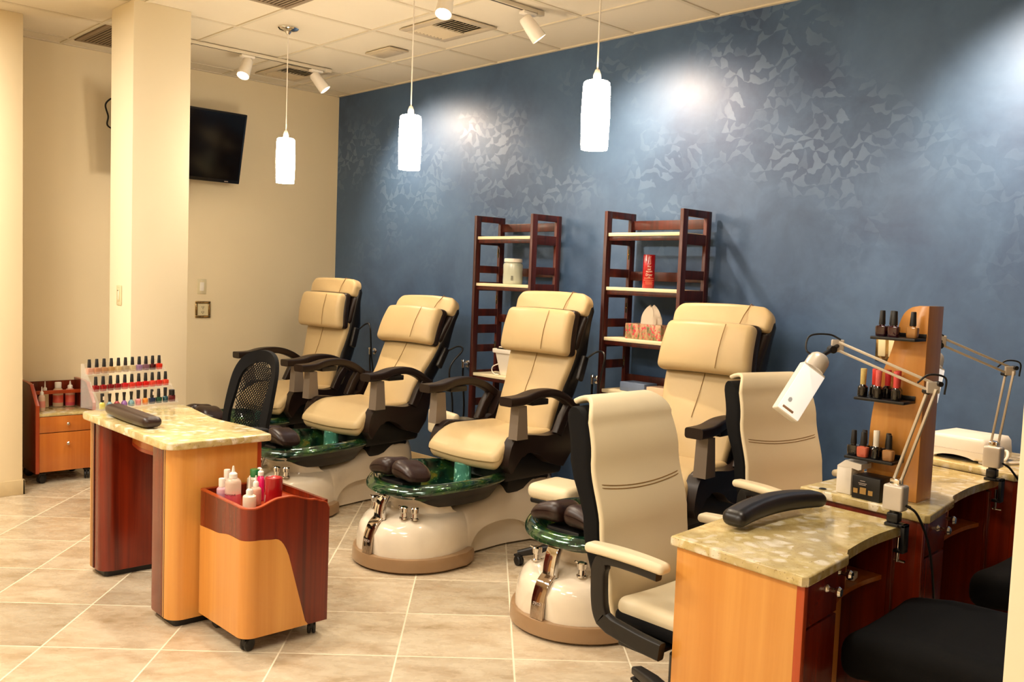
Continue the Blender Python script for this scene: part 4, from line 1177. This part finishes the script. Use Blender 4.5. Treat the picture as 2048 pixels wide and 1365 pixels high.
# ------------------------------------------------------------------ black mesh task chair behind the left desk
ch = empty('mesh_task_chair', (-4.52, 2.12, 0), R(5), 'black mesh back task chair tucked behind the left granite desk', 'chair')
def star_base(par, rad, zc, mat, casters=True, tw=.05, ph=18, col_top=.42):
    b = G()
    for k in range(5):
        a = R(ph+72*k); d = Vector((math.cos(a), math.sin(a), 0))
        sd = Vector((-d.y, d.x, 0))
        b.rband([d*.02+Vector((0, 0, zc+.02)), d*(rad*.6)+Vector((0, 0, zc+.008)), d*rad+Vector((0, 0, zc-.012))], [tw, tw*.9, tw*.75], [.05, .042, .030], sd, .3)
    b.cyl((0, 0, zc-.03), (0, 0, zc+.05), .038, n=20)
    bo = b.obj('star_base', mat, par, 45)
    G().cyl((0, 0, zc+.04), (0, 0, col_top-.10), .028, n=18).cyl((0, 0, col_top-.11), (0, 0, col_top), .016, n=16).obj('gas_column', MT['black'], par)
    if casters:
        for k in range(5):
            a = R(ph+72*k); caster(par, math.cos(a)*rad*.97, math.sin(a)*rad*.97, .026, a+R(40))
star_base(ch, .285, .085, MT['black'], ph=97, col_top=.43)
G().rbox((0, .035, .455), (.38, .29, .075), .034, lambda q: (q.x, q.y, q.z-.02*max(0, (-q.y-.1)/.12)), n=8).obj('seat', MT['blackfab'], ch, 60)
G().b2((-.10, -.06, .395), (.10, .14, .422), .01).obj('seat_mechanism', MT['black'], ch)
arch = [(x_*.98, z_+.012) for x_, z_ in [(-.195, .55), (-.215, .66), (-.215, .80), (-.20, .92), (-.15, .995), (-.06, 1.03), (.06, 1.03), (.15, .995), (.20, .92), (.215, .80), (.215, .66), (.195, .55), (.08, .525), (-.08, .525)]]
def bk(x, z): return Vector((x, .245+.10*((z-.52)/.5)**1.2-.05*(1-(x/.215)**2)*0+.035*(abs(x)/.215)**2*-1, z))
lp = smooth_pts([(a_, b_, 0) for a_, b_ in arch]+[(arch[0][0], arch[0][1], 0)], 5)[:-1]
fr_pts = [bk(p.x, p.y) for p in lp]
g = G(); rings = []
cxm = Vector((0, 0, .78)); m = len(fr_pts)
for i, p in enumerate(fr_pts):
    inw = Vector((-p.x, 0, .775-p.z)); inw.normalize()
    hw = .030
    q = p+inw*.066
    f = Vector((0, 1, 0))
    rings.append([p-f*.012, p+f*.012, q+f*.009, q-f*.009])
g.loft(rings, closed=True).obj('back_frame', MT['blackfab'], ch, 50)
# lattice mesh
def inside(x, z):
    t = [(p.x*.74, .775+(p.y-.775)*.79) for p in lp]; c = False; j = len(t)-1
    for i in range(len(t)):
        if (t[i][1] > z) != (t[j][1] > z) and x < (t[j][0]-t[i][0])*(z-t[i][1])/(t[j][1]-t[i][1])+t[i][0]: c = not c
        j = i
    return c
mesh = G(); stp = .0125
def strand(p, q):
    n = 24; run = []
    for i in range(n+1):
        x = p[0]+(q[0]-p[0])*i/n; z = p[1]+(q[1]-p[1])*i/n
        if inside(x, z): run.append(bk(x, z))
        else:
            if len(run) > 1: mesh.tube([run[0], run[len(run)//2], run[-1]] if len(run) > 3 else run, .0030, 4)
            run = []
    if len(run) > 1: mesh.tube([run[0], run[len(run)//2], run[-1]] if len(run) > 3 else run, .0030, 4)
k = -.6
while k < .6:
    strand((k-.3, .50), (k+.3, 1.05)); strand((k+.3, .50), (k-.3, 1.05)); k += stp*1.7
mesh.obj('mesh_panel', MT['blackfab'], ch, 60)
G().rband([(0, .12, .42), (0, .24, .43), (0, .285, .50), (0, .275, .60)], .07, .02, (1, 0, 0), .3).obj('back_bracket', MT['black'], ch)
for s in (-1, 1):
    G().rband(smooth_pts([(s*.27, -.085, .665), (s*.275, -.02, .67), (s*.275, .10, .665), (s*.265, .18, .655)], 4), .075, .03, (1, 0, 0), .4).obj('armrest', MT['black'], ch)
    G().rband([(s*.27, .06, .665), (s*.27, .06, .52), (s*.22, .06, .43), (s*.12, .06, .418)], .05, .018, (0, 1, 0), .3).obj('arm_support', MT['black'], ch)
# ------------------------------------------------------------------ three granite topped desks on the right
def right_desk(A, ang, Ld, D, zt, slab, label, full=True, shear=(0, 0), pmat='maple'):
    """A = near client-side corner; local x to the technician side, local y along the row"""
    r = empty('manicure_desk', (A[0], A[1], 0), R(ang), label, 'desk', 'granite topped manicure desks')
    inv = (Matrix.Translation((A[0], A[1], 0)) @ Matrix.Rotation(R(ang), 4, 'Z')).inverted()
    pts = [inv @ Vector((x, y, 0)) for x, y in slab]
    top_ = G().prism([(p.x, p.y) for p in pts], zt-.030, zt, 'z', .006).obj('granite_top', MT['granite'], r, 40)
    zc = zt-.031
    # near end panel: maple with bright cherry edge band
    G().b2((.015, .015, .0), (D-.030, .035, zc), .001).obj('end_panel', MT[pmat], r)
    G().b2((D-.030, .013, .0), (D-.006, .037, zc), .003).obj('edge_band', MT['cherryedge' if pmat == 'maple' else 'cherry'], r)
    def pedestal(y0, y1, drawer=True):
        G().b2((.25, y0, .06), (D-.045, y1, zc)).obj('pedestal', MT['cherry'], r)
        G().b2((.27, y0+.01, 0), (D-.08, y1-.01, .062)).obj('plinth', MT['black'], r)
        if drawer:
            d = G().b2((D-.045, y0+.006, zt-.165), (D-.027, y1-.006, zc-.012), .002).obj('drawer', MT['cherry'], r)
            knob(d, D-.027, (y0+y1)/2+.045, zt-.085)
            G().b2((D-.045, y0+.006, .07), (D-.027, y1-.006, zt-.172), .002).obj('door', MT['cherry'], r)
    def knob(par, x, y, z):
        M = Matrix.Translation((x-.001, y, z)) @ Matrix.Rotation(R(90), 4, 'Y')
        G().lathe([(0, 0), (.012, 0), (.010, .004), (.006, .009), (.006, .024), (.0125, .029), (.0150, .037), (.011, .044), (0, .045)], 18, M=M).obj('knob', MT['chrome'], par)
    pedestal(.036, .285)
    if full:
        pedestal(Ld-.055, Ld-.02, False)
        G().b2((D-.045, Ld-.054, .07), (D-.032, Ld-.022, zc-.012), .002).obj('filler_panel', MT['cherry'], r)
        # curved drawer unit over the kneehole
        crv = [(p.x, p.y) for p in smooth_pts([(D-.045, .286), (D-.075, .40), (D-.085, .50), (D-.080, Ld-.16), (D-.062, Ld-.056)], 6)]
        G().prism(crv+[(.07, Ld-.056), (.07, .286)], zt-.185, zt-.170, 'z', .002).obj('cubby_shelf', MT['maple2'], r, 40)
        dc = [p for p in crv if p[1] <= .47]
        d = G().prism(dc+[(.10, dc[-1][1]), (.10, .292)], zt-.165, zc-.02, 'z', .002).obj('drawer', MT['cherry'], r, 40)
        knob(d, D-.070, .385, zt-.090)
        G().b2((.08, .475, zt-.170), (D-.088, .487, zc)).obj('divider', MT['maple2'], r)
        G().b2((.07, .286, zt-.17), (.082, Ld-.056, zc)).obj('cubby_back', MT['maple2'], r)
        G().prism([(x-.006, y) for x, y in crv]+[(.07, Ld-.056), (.07, .286)], zc-.018, zc, 'z').obj('apron', MT['maple2'], r, 40)
    G().b2((.172, .286, .16), (.188, Ld-.056 if full else Ld-.02, zc-.19)).obj('modesty_panel', MT['cherry'], r)
    G().b2((.015, Ld-.02, 0), (D-.055, Ld, zc), .001).obj('end_panel', MT['maple'], r)
    Sm = Matrix.Identity(4); Sm[0][1] = shear[0]; Sm[1][0] = shear[1]
    for c_ in r.children_recursive:
        if c_ is not top_: c_.data.transform(Sm)
    return r
def slab_edge(A, B, C, N, Dd, E):
    o = [A]
    o += [(B[0]-.012, B[1]), (B[0], B[1]+.014)]
    o += [(C[0], C[1]-.012), (C[0]-.004, C[1])]
    mid = ((N[0]+Dd[0])/2-.016, (N[1]+Dd[1])/2)
    o += [(p.x, p.y) for p in smooth_pts([N, ((N[0]*3+Dd[0])/4-.011, (N[1]*3+Dd[1])/4), mid, ((N[0]+Dd[0]*3)/4-.011, (N[1]+Dd[1]*3)/4), Dd], 5)]
    o += [E]
    # round the two client side corners
    return o
S1 = slab_edge((-1.571, 2.165), (-1.123, 2.132), (-1.148, 2.422), (-1.172, 2.436), (-1.193, 2.905), (-1.640, 2.93))
right_desk((-1.571, 2.165), 0, .775, .445, .76, S1, 'nearest granite topped manicure desk at right with a maple end panel', shear=(-.085, -.07))
S2 = slab_edge((-1.617, 2.985), (-1.150, 2.945), (-1.190, 3.27), (-1.212, 3.285), (-1.226, 3.79), (-1.60, 3.85))
right_desk((-1.617, 2.985), 0, .82, .455, .79, S2, 'middle granite topped desk carrying the maple polish tower', shear=(-.05, -.085), pmat='cherry')
S3 = slab_edge((-1.55, 3.868), (-1.165, 3.800), (-1.16, 4.08), (-1.18, 4.095), (-1.19, 4.33), (-1.55, 4.34))
right_desk((-1.56, 3.868), 0, .46, .405, .815, S3, 'farthest granite topped desk against the blue wall under the white dryer', False, (-.03, -.16), 'cherry')
# cable grommets
for x, y, z, lb in ((-1.545, 2.975+.035, .79, 'client side corner'), (-1.245, 2.985+.02, .79, 'lamp side corner')):
    o = G().lathe([(0, 0), (.013, 0), (.013, .0015), (.010, .003), (0, .002)], 20).obj('cable_grommet', MT['black'], None, 40, (x, y, z+.0006))
    tag(o, 'small dark cable grommet in the middle granite desk, '+lb, 'grommet', 'desk cable grommets')
o = G().b2((0, 0, 0), (.07, .045, .022), .003).obj('paper_packet', MT['paper'], None, 40, (-1.34, 2.70, .5912), R(12))
tag(o, 'small white packet lying in the open cubby of the nearest right desk', 'packet')
arm_pad('armrest_cushion', (-1.485, 2.605, .762), R(88), .50, .085, .060, .022, 'curved black armrest cushion on the nearest right granite desk', MT['blackvinyl'], .014)

# ------------------------------------------------------------------ maple polish tower with black shelves
tw = empty('polish_tower', (-1.34, 3.14, .7906), 0, 'tall curved maple display tower with three black shelves on the middle desk', 'display tower')
pr = smooth_pts([(-.083, 0), (-.083, .10), (-.080, .26), (-.058, .40), (-.026, .50), (-.008, .58), (.008, .628), (.032, .652), (.06, .660)], 6)
poly = [(p.x, p.y) for p in pr]+[(.092, .660), (.092, 0)]
G().prism(poly, -.058, .062, 'y', .002).obj('tower_body', MT['maple'], tw, 40)
SH = [(-.06, .09, .553), (-.104, .068, .343), (-.125, .043, .138)]
for x0, x1, z in SH:
    s_ = G().b2((x0, -.150, z-.010), (x1, -.059, z), .002).obj('display_shelf', MT['black'], tw)
    G().b2((x0+.01, -.064, z), (x1, -.059, z+.014), .001).obj('shelf_clip', MT['black'], s_)
def tower_bottle(x, y, z, col, style, label, cap=None, rz=0.0):
    o = lacquer_bottle(col, Vector((-1.34+x, 3.14+y, .7914+z)), label, 'nail polish bottles on the tower shelves', style=style, capmat=cap, rz=rz)
    o.scale = (1.17, 1.17, 1.26 if style == 'tall' else 1.18); return o
z = SH[0][2]
tower_bottle(-.035, -.120, z, '2c0614', 'wide', 'dark plum polish bottle at the left of the top tower shelf')
tower_bottle(.010, -.128, z, '330818', 'wide', 'dark plum polish bottle at the middle front of the top tower shelf')
tower_bottle(-.014, -.088, z, '22060f', 'wide', 'dark plum polish bottle at the back of the top tower shelf')
tower_bottle(.062, -.105, z, 'b07a40', 'wide', 'amber polish bottle at the right of the top tower shelf')
z = SH[1][2]
pk = [('c8b06a', 'patterned gold cap', -.085, -.125), ('d83020', 'red cap', -.058, -.095), ('d8605a', 'pink patterned cap', -.030, -.130), ('c82830', 'crimson cap', -.018, -.085), ('d84a48', 'coral pink cap', .030, -.128), ('cc3038', 'rose red cap', .019, -.092)]
for c, nm, x, y in pk:
    tower_bottle(x, y, z, '100a0a', 'tall', 'black polish bottle with a %s on the middle tower shelf' % nm, cap=plain('cap_'+nm.replace(' ', '_'), c, .5, var=.3 if 'patterned' in nm else .06, vscale=160))
z = SH[2][2]
lw = [('141010', 'black', -.105, -.125, 'wide'), ('c8604a', 'coral', -.066, -.135, 'wide'), ('0e0b0b', 'black', -.084, -.090, 'wide'), ('0e0b0b', 'white', -.025, -.128, 'tall'), ('120c0c', 'black', -.043, -.090, 'wide'), ('a8784a', 'black', .018, -.125, 'wide'), ('120c0c', 'black', -.001, -.088, 'wide')]
nmz = ['black polish bottle at the left end of the lowest tower shelf', 'coral polish bottle with black cap on the lowest tower shelf', 'black polish bottle behind the coral bottle on the lowest tower shelf', 'black polish bottle with a tall white cap on the lowest tower shelf', 'black polish bottle at the back middle of the lowest tower shelf', 'amber polish bottle with black cap at the right end of the lowest tower shelf', 'black polish bottle at the back right of the lowest tower shelf']
for (c, cp, x, y, st), lb in zip(lw, nmz): tower_bottle(x, y, z, c, st, lb, cap=MT['whitecap'] if cp == 'white' else None)
# boxes in front of the tower
bx = empty('box', (-1.372, 3.005, .7908), R(-4), 'small black carton with gold pictures standing before the tower', 'box')
G().b2((-.050, -.030, 0), (.050, .055, .078), .002).obj('carton', MT['black'], bx)
for i, s in enumerate((.016, .022, .016)):
    G().b2((-.036+i*.027-s/2, -.0312, .018), (-.036+i*.027+s/2, -.0300, .018+s)).obj('printed_picture', liquid('b08848', .5), bx)
for i, (zz, w) in enumerate(((.062, .018), (.054, .030), (.049, .024))):
    G().b2((-.012-w/2, -.0310, zz-.001), (-.012+w/2, -.0300, zz+.001)).obj('printed_line', MT['greyink'], bx)
bx = empty('box', (-1.458, 3.040, .7908), R(-4), 'small white carton with a slanted open lid beside the black carton', 'box')
G().b2((-.035, -.035, 0), (.020, .05, .095), .002).obj('carton', MT['white'], bx)
G().prism([(-.035, .094), (-.005, .118), (.055, .112), (.055, .094), (.045, .090), (.02, .094)], -.036, .03, 'y').obj('lid_flap', MT['white'], bx)

# ------------------------------------------------------------------ magnifier style desk lamps
def desk_lamp(base, elbow, end, head_a, head_b, normal, label, zt, edge):
    B = Vector(base)
    r = empty('desk_lamp', B, 0, label, 'desk lamp', 'clamped swing arm desk lamps')
    e, n, ha, hb = [Vector(p)-B for p in (elbow, end, head_a, head_b)]
    # clamp on the desk edge
    c = G().b2((-.022, -.022, 0), (.022, .022, .010), .002).cyl((0, 0, .008), (0, 0, .050), .015, n=16).b2((-.018, -.018, .012), (.018, .018, .042), .004)
    c.b2((.030, -.018, -.075), (.042, .018, .010), .002).b2((.009, -.018, -.080), (.042, .018, -.070), .002).b2((.018, -.018, .0), (.042, .018, .010), .002)
    c.obj('clamp', MT['black'], r)
    s = G().cyl((.018, 0, -.112), (.018, 0, -.034), .0055, n=12).tube([(.008, 0, -.108), (.042, 0, -.108)], .004, 8)
    s.obj('clamp_screw', MT['chrome'], r)
    G().rbox((0, 0, .090), (.064, .050, .082), .008, None, 4).obj('base_block', MT['silver'], r)
    p0 = Vector((0, 0, .135))
    # lower parallel arm
    def arms(a, b, nm):
        d = (b-a).normalized(); sd = d.cross(Vector((0, 0, 1))).normalized(); up = sd.cross(d).normalized()
        for k in (-1, 1):
            o = up*(.0125*k)
            g = G(); ring = []
            M = Matrix(((sd.x, up.x, d.x), (sd.y, up.y, d.y), (sd.z, up.z, d.z))).to_4x4()
            g.box((0, 0, (b-a).length/2), (.008, .008, (b-a).length), .001, Matrix.Translation(a+o) @ M)
            g.obj(nm, MT['lampsteel'], r)
    arms(p0, e, 'lower_arm'); arms(e, n, 'upper_arm')
    G().b2((-.016, -.016, .128), (.016, .016, .150), .004).obj('base_joint', MT['chrome'], r)
    # elbow plate
    d1 = (n-e).normalized(); vw = Vector((.72, -.69, 0))
    M = Matrix.Translation(e)
    G().rbox((0, 0, 0), (.040, .012, .036), .004, None, 3, M=M @ Matrix.Rotation(R(45), 4, 'Z')).obj('elbow_plate', MT['silver'], r)
    for q in (Vector((-.02, 0, -.014)), Vector((.012, 0.01, .012))):
        G().cyl(e+q-vw*.012, e+q+vw*.016, .008, n=14).obj('elbow_knob', MT['black'], r)
    # end plate and head
    G().rbox((0, 0, 0), (.040, .010, .040), .004, None, 3, M=Matrix.Translation(n) @ Matrix.Rotation(R(40), 4, 'Z')).obj('end_plate', MT['silver'], r)
    G().tube([n, n+(ha-n)*.5, ha], .007, 10).obj('head_stem', MT['black'], r)
    G().cyl(n+(ha-n)*.35-vw*.014, n+(ha-n)*.35+vw*.016, .012, n=14).obj('head_knob', MT['black'], r)
    ax = (hb-ha).normalized(); nn = Vector(normal); nn = (nn-ax*nn.dot(ax)).normalized(); sx = nn.cross(ax).normalized()
    M = Matrix(((sx.x, nn.x, ax.x), (sx.y, nn.y, ax.y), (sx.z, nn.z, ax.z))).to_4x4(); M = Matrix.Translation(ha) @ M
    ln = (hb-ha).length
    G().lathe([(0, -.004), (.022, -.002), (.030, .006), (.034, .018), (.034, .052), (0, .052)], 24, M=M).obj('head_cap', MT['silver'], r)
    G().rbox((0, 0, .050+(ln-.05)/2), (.082, .034, ln-.05), .005, None, 5, M=M).obj('lamp_head', MT['white'], r)
    hd = G().b2((-.039, .0165, .058), (.039, .0195, ln-.004), .002, M).obj('face_plate', MT['brightwhite'], r)
    G().b2((-.028, .0190, ln-.020), (.012, .0202, ln-.012), .001, M).obj('grip_slot', liquid('b08a70', .5), hd)
    lgp = G()
    for i in range(4):
        t = -1.5+i
        lgp.tube([M @ Vector((-.018+t*.0030, .0199, ln-.048-.006*(1-abs(t)/2.2))), M @ Vector((-.018+t*.0030, .0199, ln-.040+.004*(1-abs(t)/2.2)))], .0008, 5)
    lgp.obj('logo', MT['ink'], hd)
    # cables
    G().tube(smooth_pts([n+Vector((.01, 0, .02)), n+Vector((-.02, -.02, .035)), (n+ha)/2+Vector((-.05, -.035, .045)), ha+Vector((-.035, -.03, .018)), ha+Vector((-.012, -.012, .0))], 6), .003, 8).obj('head_cable', MT['black'], r)
    G().tube(smooth_pts([e+Vector((-.035, -.03, .012)), e+Vector((-.01, -.01, .038)), e+Vector((.025, .025, .030)), e+Vector((.025, .025, -.02))], 6), .0032, 8).obj('elbow_cable', MT['black'], r)
    G().tube(smooth_pts([Vector((.034, 0, .070)), Vector((.065, .02, .04)), Vector((edge[0], .08, -.08)), Vector((edge[0], .15, -.30)), Vector((edge[0], .17, -.52)), Vector((edge[0]-.01, .19, -.72))], 7), .004, 8).obj('power_cable', MT['black'], r)
    return r
desk_lamp((-1.216, 2.845, .7606), (-1.115, 2.82, 1.21), (-1.40, 2.767, 1.315), (-1.395, 2.655, 1.285), (-1.435, 2.525, 1.105), (.75, -.55, .12), 'swing arm lamp with white head clamped to the nearest right desk', .76, (.085,))
desk_lamp((-1.234, 3.735, .7906), (-1.200, 3.74, 1.214), (-1.385, 3.545, 1.317), (-1.38, 3.49, 1.27), (-1.37, 3.40, 1.10), (.75, -.55, .12), 'second swing arm lamp, partly behind the maple tower, on the middle desk', .79, (.115,))

# ------------------------------------------------------------------ white nail dryer on the far desk
dr = empty('nail_dryer', (-1.425, 3.985, .8158), R(-6), 'white rounded nail dryer on the farthest desk by the blue wall', 'nail dryer')
pf = rrect(-.115, .006, .115, .108, [.03, .03, .028, .028], 6)
def dryer_fn(q): return (q.x*(1-.05*(q.z/.05)), q.y*(1-.08*(q.z/.05)), q.z)
# shell with an arched hand opening in front
poly = [(-.125, .012), (-.085, .010)]+[(p.x, p.y) for p in smooth_pts([(-.085, .010), (-.05, .020), (0, .024), (.05, .020), (.085, .010)], 5)]+[(.125, .012), (.128, .03), (.122, .085), (.108, .102), (-.108, .102), (-.122, .085), (-.128, .03)]
G().prism(poly, -.095, .14, 'y', .014).obj('dryer_shell', MT['white'], dr, 50)
G().b2((-.12, -.08, 0), (-.09, .12, .014), .004).b2((.09, -.08, 0), (.12, .12, .014), .004).obj('foot', MT['white'], dr)
G().b2((-.10, -.06, .001), (.10, .12, .006)).obj('inner_floor', MT['black'], dr)
G().tube([(-.1275, -.0955, .045), (0, -.0958, .046), (.1275, -.0955, .045)], .0008, 5).obj('seam_line', MT['greyink'], dr)
G().tube(smooth_pts([(.125, .02, .05), (.165, .0, .055), (.18, -.04, .03), (.15, -.055, .012), (.135, -.02, .008), (.17, .03, .006), (.19, .10, .006)], 6), .006, 8).obj('power_cable', MT['white'], dr)

# ------------------------------------------------------------------ ivory client chairs
def client_chair(loc, rz, label, ph, dz=0.0):
    """local: faces -y"""
    r = empty('office_chair', loc, rz, label, 'office chair', 'ivory leather office chairs at the right desks')
    star_base(r, .34, .095, MT['black'], ph=ph, col_top=.385+dz, tw=.06)
    G().b2((-.11, -.14, .366), (.11, .13, .396), .008).obj('seat_mechanism', MT['black'], r)
    G().tube([(.06, .0, .375), (.20, .03, .36), (.30, .035, .345)], .006, 8).tube([(.24, .033, .352), (.31, .036, .343)], .010, 8).obj('lever', MT['black'], r)
    def sf(q):
        f = max(0, (-q.y-.12)/.12)
        return (q.x, q.y, q.z-.03*f*f+.010*(abs(q.x)/.25)**2)
    st = G().rbox((0, -.075, .450), (.432, .355, .07), .034, sf, n=10).obj('seat', MT['chaircream'], r, 60)
    G().rbox((0, -.070, .418), (.436, .35, .055), .024, sf, n=8).obj('seat_side', MT['blackfab'], st, 60)
    # S-curved back: dark gusset body, cream panel up the front and rolled over the top
    def ctr(v):
        return lerp_tab([(0, .170), (.18, .180), (.42, .205), (.72, .268), (1.0, .318)], v), .385+v*.725
    def hw(v): return lerp_tab([(0, .180), (.15, .205), (.38, .230), (.66, .230), (1.0, .212)], v)
    def thk(v): return lerp_tab([(0, .060), (.2, .090), (.45, .085), (.72, .112), (1.0, .115)], v)
    rings = []
    for v in [0, .03, .08, .15, .22, .3, .38, .46, .54, .62, .7, .76, .81, .85, .88, .905, .925, .938]:
        y, z = ctr(v); w = hw(v); th = thk(v)
        if v > .86: th *= math.sqrt(max(.02, 1-((v-.86)/.080)**2))
        ring = []
        for k in range(32):
            a = 2*math.pi*k/32; c, s = math.cos(a), math.sin(a); p = 7
            q = (abs(c)**p+abs(s)**p)**(-1/p)
            ring.append((w*q*c, y+th/2*q*s, z))
        rings.append(ring)
    G().loft(rings).obj('back_gusset', MT['blackfab'], r, 50)
    pts, wds = [], []
    for i in range(25):
        v = .02+.86*i/24; y, z = ctr(v); th = thk(v)
        pts.append((0, y-th/2-.002, z)); wds.append(hw(v)*2-.002)
    yc, zc = ctr(.875); rc = thk(.875)/2+.004
    for i in range(1, 11):
        a = R(180-12.5*i); n = math.sin(R(12.5*i))
        pts.append((0, yc+rc*math.cos(a)+.006*n, zc+(rc+.012)*math.sin(a))); wds.append(hw(.875)*2-.002-.10*max(0, n)**2.4)
    fp = G().rband(pts, wds, .020, (1, 0, 0), .48, 5).obj('back_panel', MT['chaircream'], r, 60)
    y, z = ctr(.60); th = thk(.60)
    for dz in (0, .010):
        sp = []
        for i in range(17):
            x = -.220+.440*i/16; zz = z+dz-.020*(1-(x/.22)**2); vv = (zz-.385)/.725
            sp.append((x, ctr(vv)[0]-thk(vv)/2-.0126+(.004 if abs(x) > .21 else 0), zz))
        G().tube(sp, .0018, 6).obj('stitch_seam', MT['seam'], fp)
    # arms: dark strap loop with cream pad
    for s in (-1, 1):
        x = s*.300
        path = smooth_pts([(x, -.13, .630), (x, -.04, .634), (x, .06, .630), (x, .092, .600), (x, .094, .54), (x, .088, .48), (x, .075, .445)], 5)
        path += smooth_pts([(x*.985, .045, .428), (x*.95, -.06, .408), (x*.92, -.135, .398)], 4)
        m = len(path)
        G().rband(path, .030, [.030 if i < m*.3 else .055 for i in range(m)], (1, 0, 0), .25).obj('arm_loop', MT['black'], r, 50)
        G().b2((min(x*.92, s*.08), -.10, .368), (max(x*.92, s*.08), .03, .382), .003).obj('arm_bracket', MT['black'], r)
        def pf_(q): return (q.x*(1-.22*(q.y/.15)**2), q.y, q.z+.006*(1-(q.y/.15)**2))
        G().rbox((x, -.006, .655), (.066, .305, .032), .016, pf_, n=10).obj('armrest_pad', MT['chaircream'], r, 60)
    if dz:
        for c_ in r.children_recursive:
            if not c_.name.startswith(('star_base', 'caster', 'wheel', 'gas_column')): c_.data.transform(Matrix.Translation((0, 0, dz)))
    return r
# facing the desks (+x): rotate so local -y points to +x
client_chair((-1.715, 2.435, 0), R(90), 'ivory leather high back office chair in the foreground beside the nearest right desk', 60)
client_chair((-1.895, 3.60, 0), R(90-14), 'ivory leather high back office chair farther back at the middle desk', 20, .04)

# ------------------------------------------------------------------ black technician stools
def tech_chair(loc, rz, label):
    r = empty('technician_chair', loc, rz, label, 'chair', 'black technician chairs behind the right desks')
    star_base(r, .27, .085, MT['black'], ph=10, col_top=.41)
    G().rbox((0, .05, .480), (.53, .62, .14), .055, lambda q: (q.x*(1+.04*q.y/.31), q.y, q.z+.012*(q.x/.27)**2-.02*max(0, (-q.y-.14)/.12)), n=10).obj('seat', MT['blackfab'], r, 60)
    G().b2((-.12, -.12, .395), (.12, .12, .420), .01).obj('seat_mechanism', MT['black'], r)
    G().rband([(0, .10, .44), (0, .36, .40), (0, .40, .47), (0, .385, .66)], .07, .018, (1, 0, 0), .3).obj('back_bracket', MT['black'], r)
    G().rbox((0, .365, .70), (.44, .07, .30), .033, lambda q: (q.x, q.y-.03*(q.x/.22)**2*-1*-1, q.z), n=8).obj('backrest', MT['blackfab'], r, 60)
    return r
tech_chair((-.930, 2.690, 0), R(-87), 'near black upholstered technician chair tucked at the nearest right desk')
tech_chair((-.905, 3.60, 0), R(-91), 'far black upholstered technician chair at the middle right desk')

# ------------------------------------------------------------------ low cream pedicure stools between the spa chairs
def ped_stool(loc, rz, label, back=True):
    r = empty('pedicure_stool', loc, rz, label, 'stool', 'low cream pedicure stools')
    star_base(r, .21, .075, MT['black'], ph=0, col_top=.36, tw=.04)
    G().rbox((0, 0, .405), (.265, .265, .085), .04, None, n=6).obj('seat', MT['chaircream'], r, 60)
    G().rbox((0, 0, .357), (.23, .23, .03), .012, None, n=3).obj('seat_board', MT['black'], r)
    if not back: return r
    G().rband([(0, .08, .35), (0, .19, .355), (0, .215, .42), (0, .21, .56)], .05, .014, (1, 0, 0), .3).obj('back_bracket', MT['black'], r)
    G().rbox((0, .195, .575), (.34, .05, .16), .024, lambda q: (q.x, q.y-.25*q.x*q.x*-1, q.z), n=8).obj('backrest', MT['chaircream'], r, 60)
    return r
ped_stool((-3.195, 3.43, 0), R(8), 'low cream stool between the third and fourth massage chairs', False)
ped_stool((-4.34, 3.80, 0), R(170), 'low cream stool half hidden behind the armrest of the third massage chair')
bn = empty('waste_bin', (-4.615, 3.985, 0), 0, 'grey plastic waste bin beside the low stool behind the third massage chair', 'bin')
rings = [[(x*f, y*f, z) for x, y in rrect(-.13, -.10, .13, .10, .03, 4)] for f, z in ((.86, 0), (.9, .02), (1.0, .50), (1.04, .505), (1.04, .53), (.98, .53), (.95, .50), (.84, .03))]
G().loft(rings).obj('bin_body', MT['greycloth'], bn)
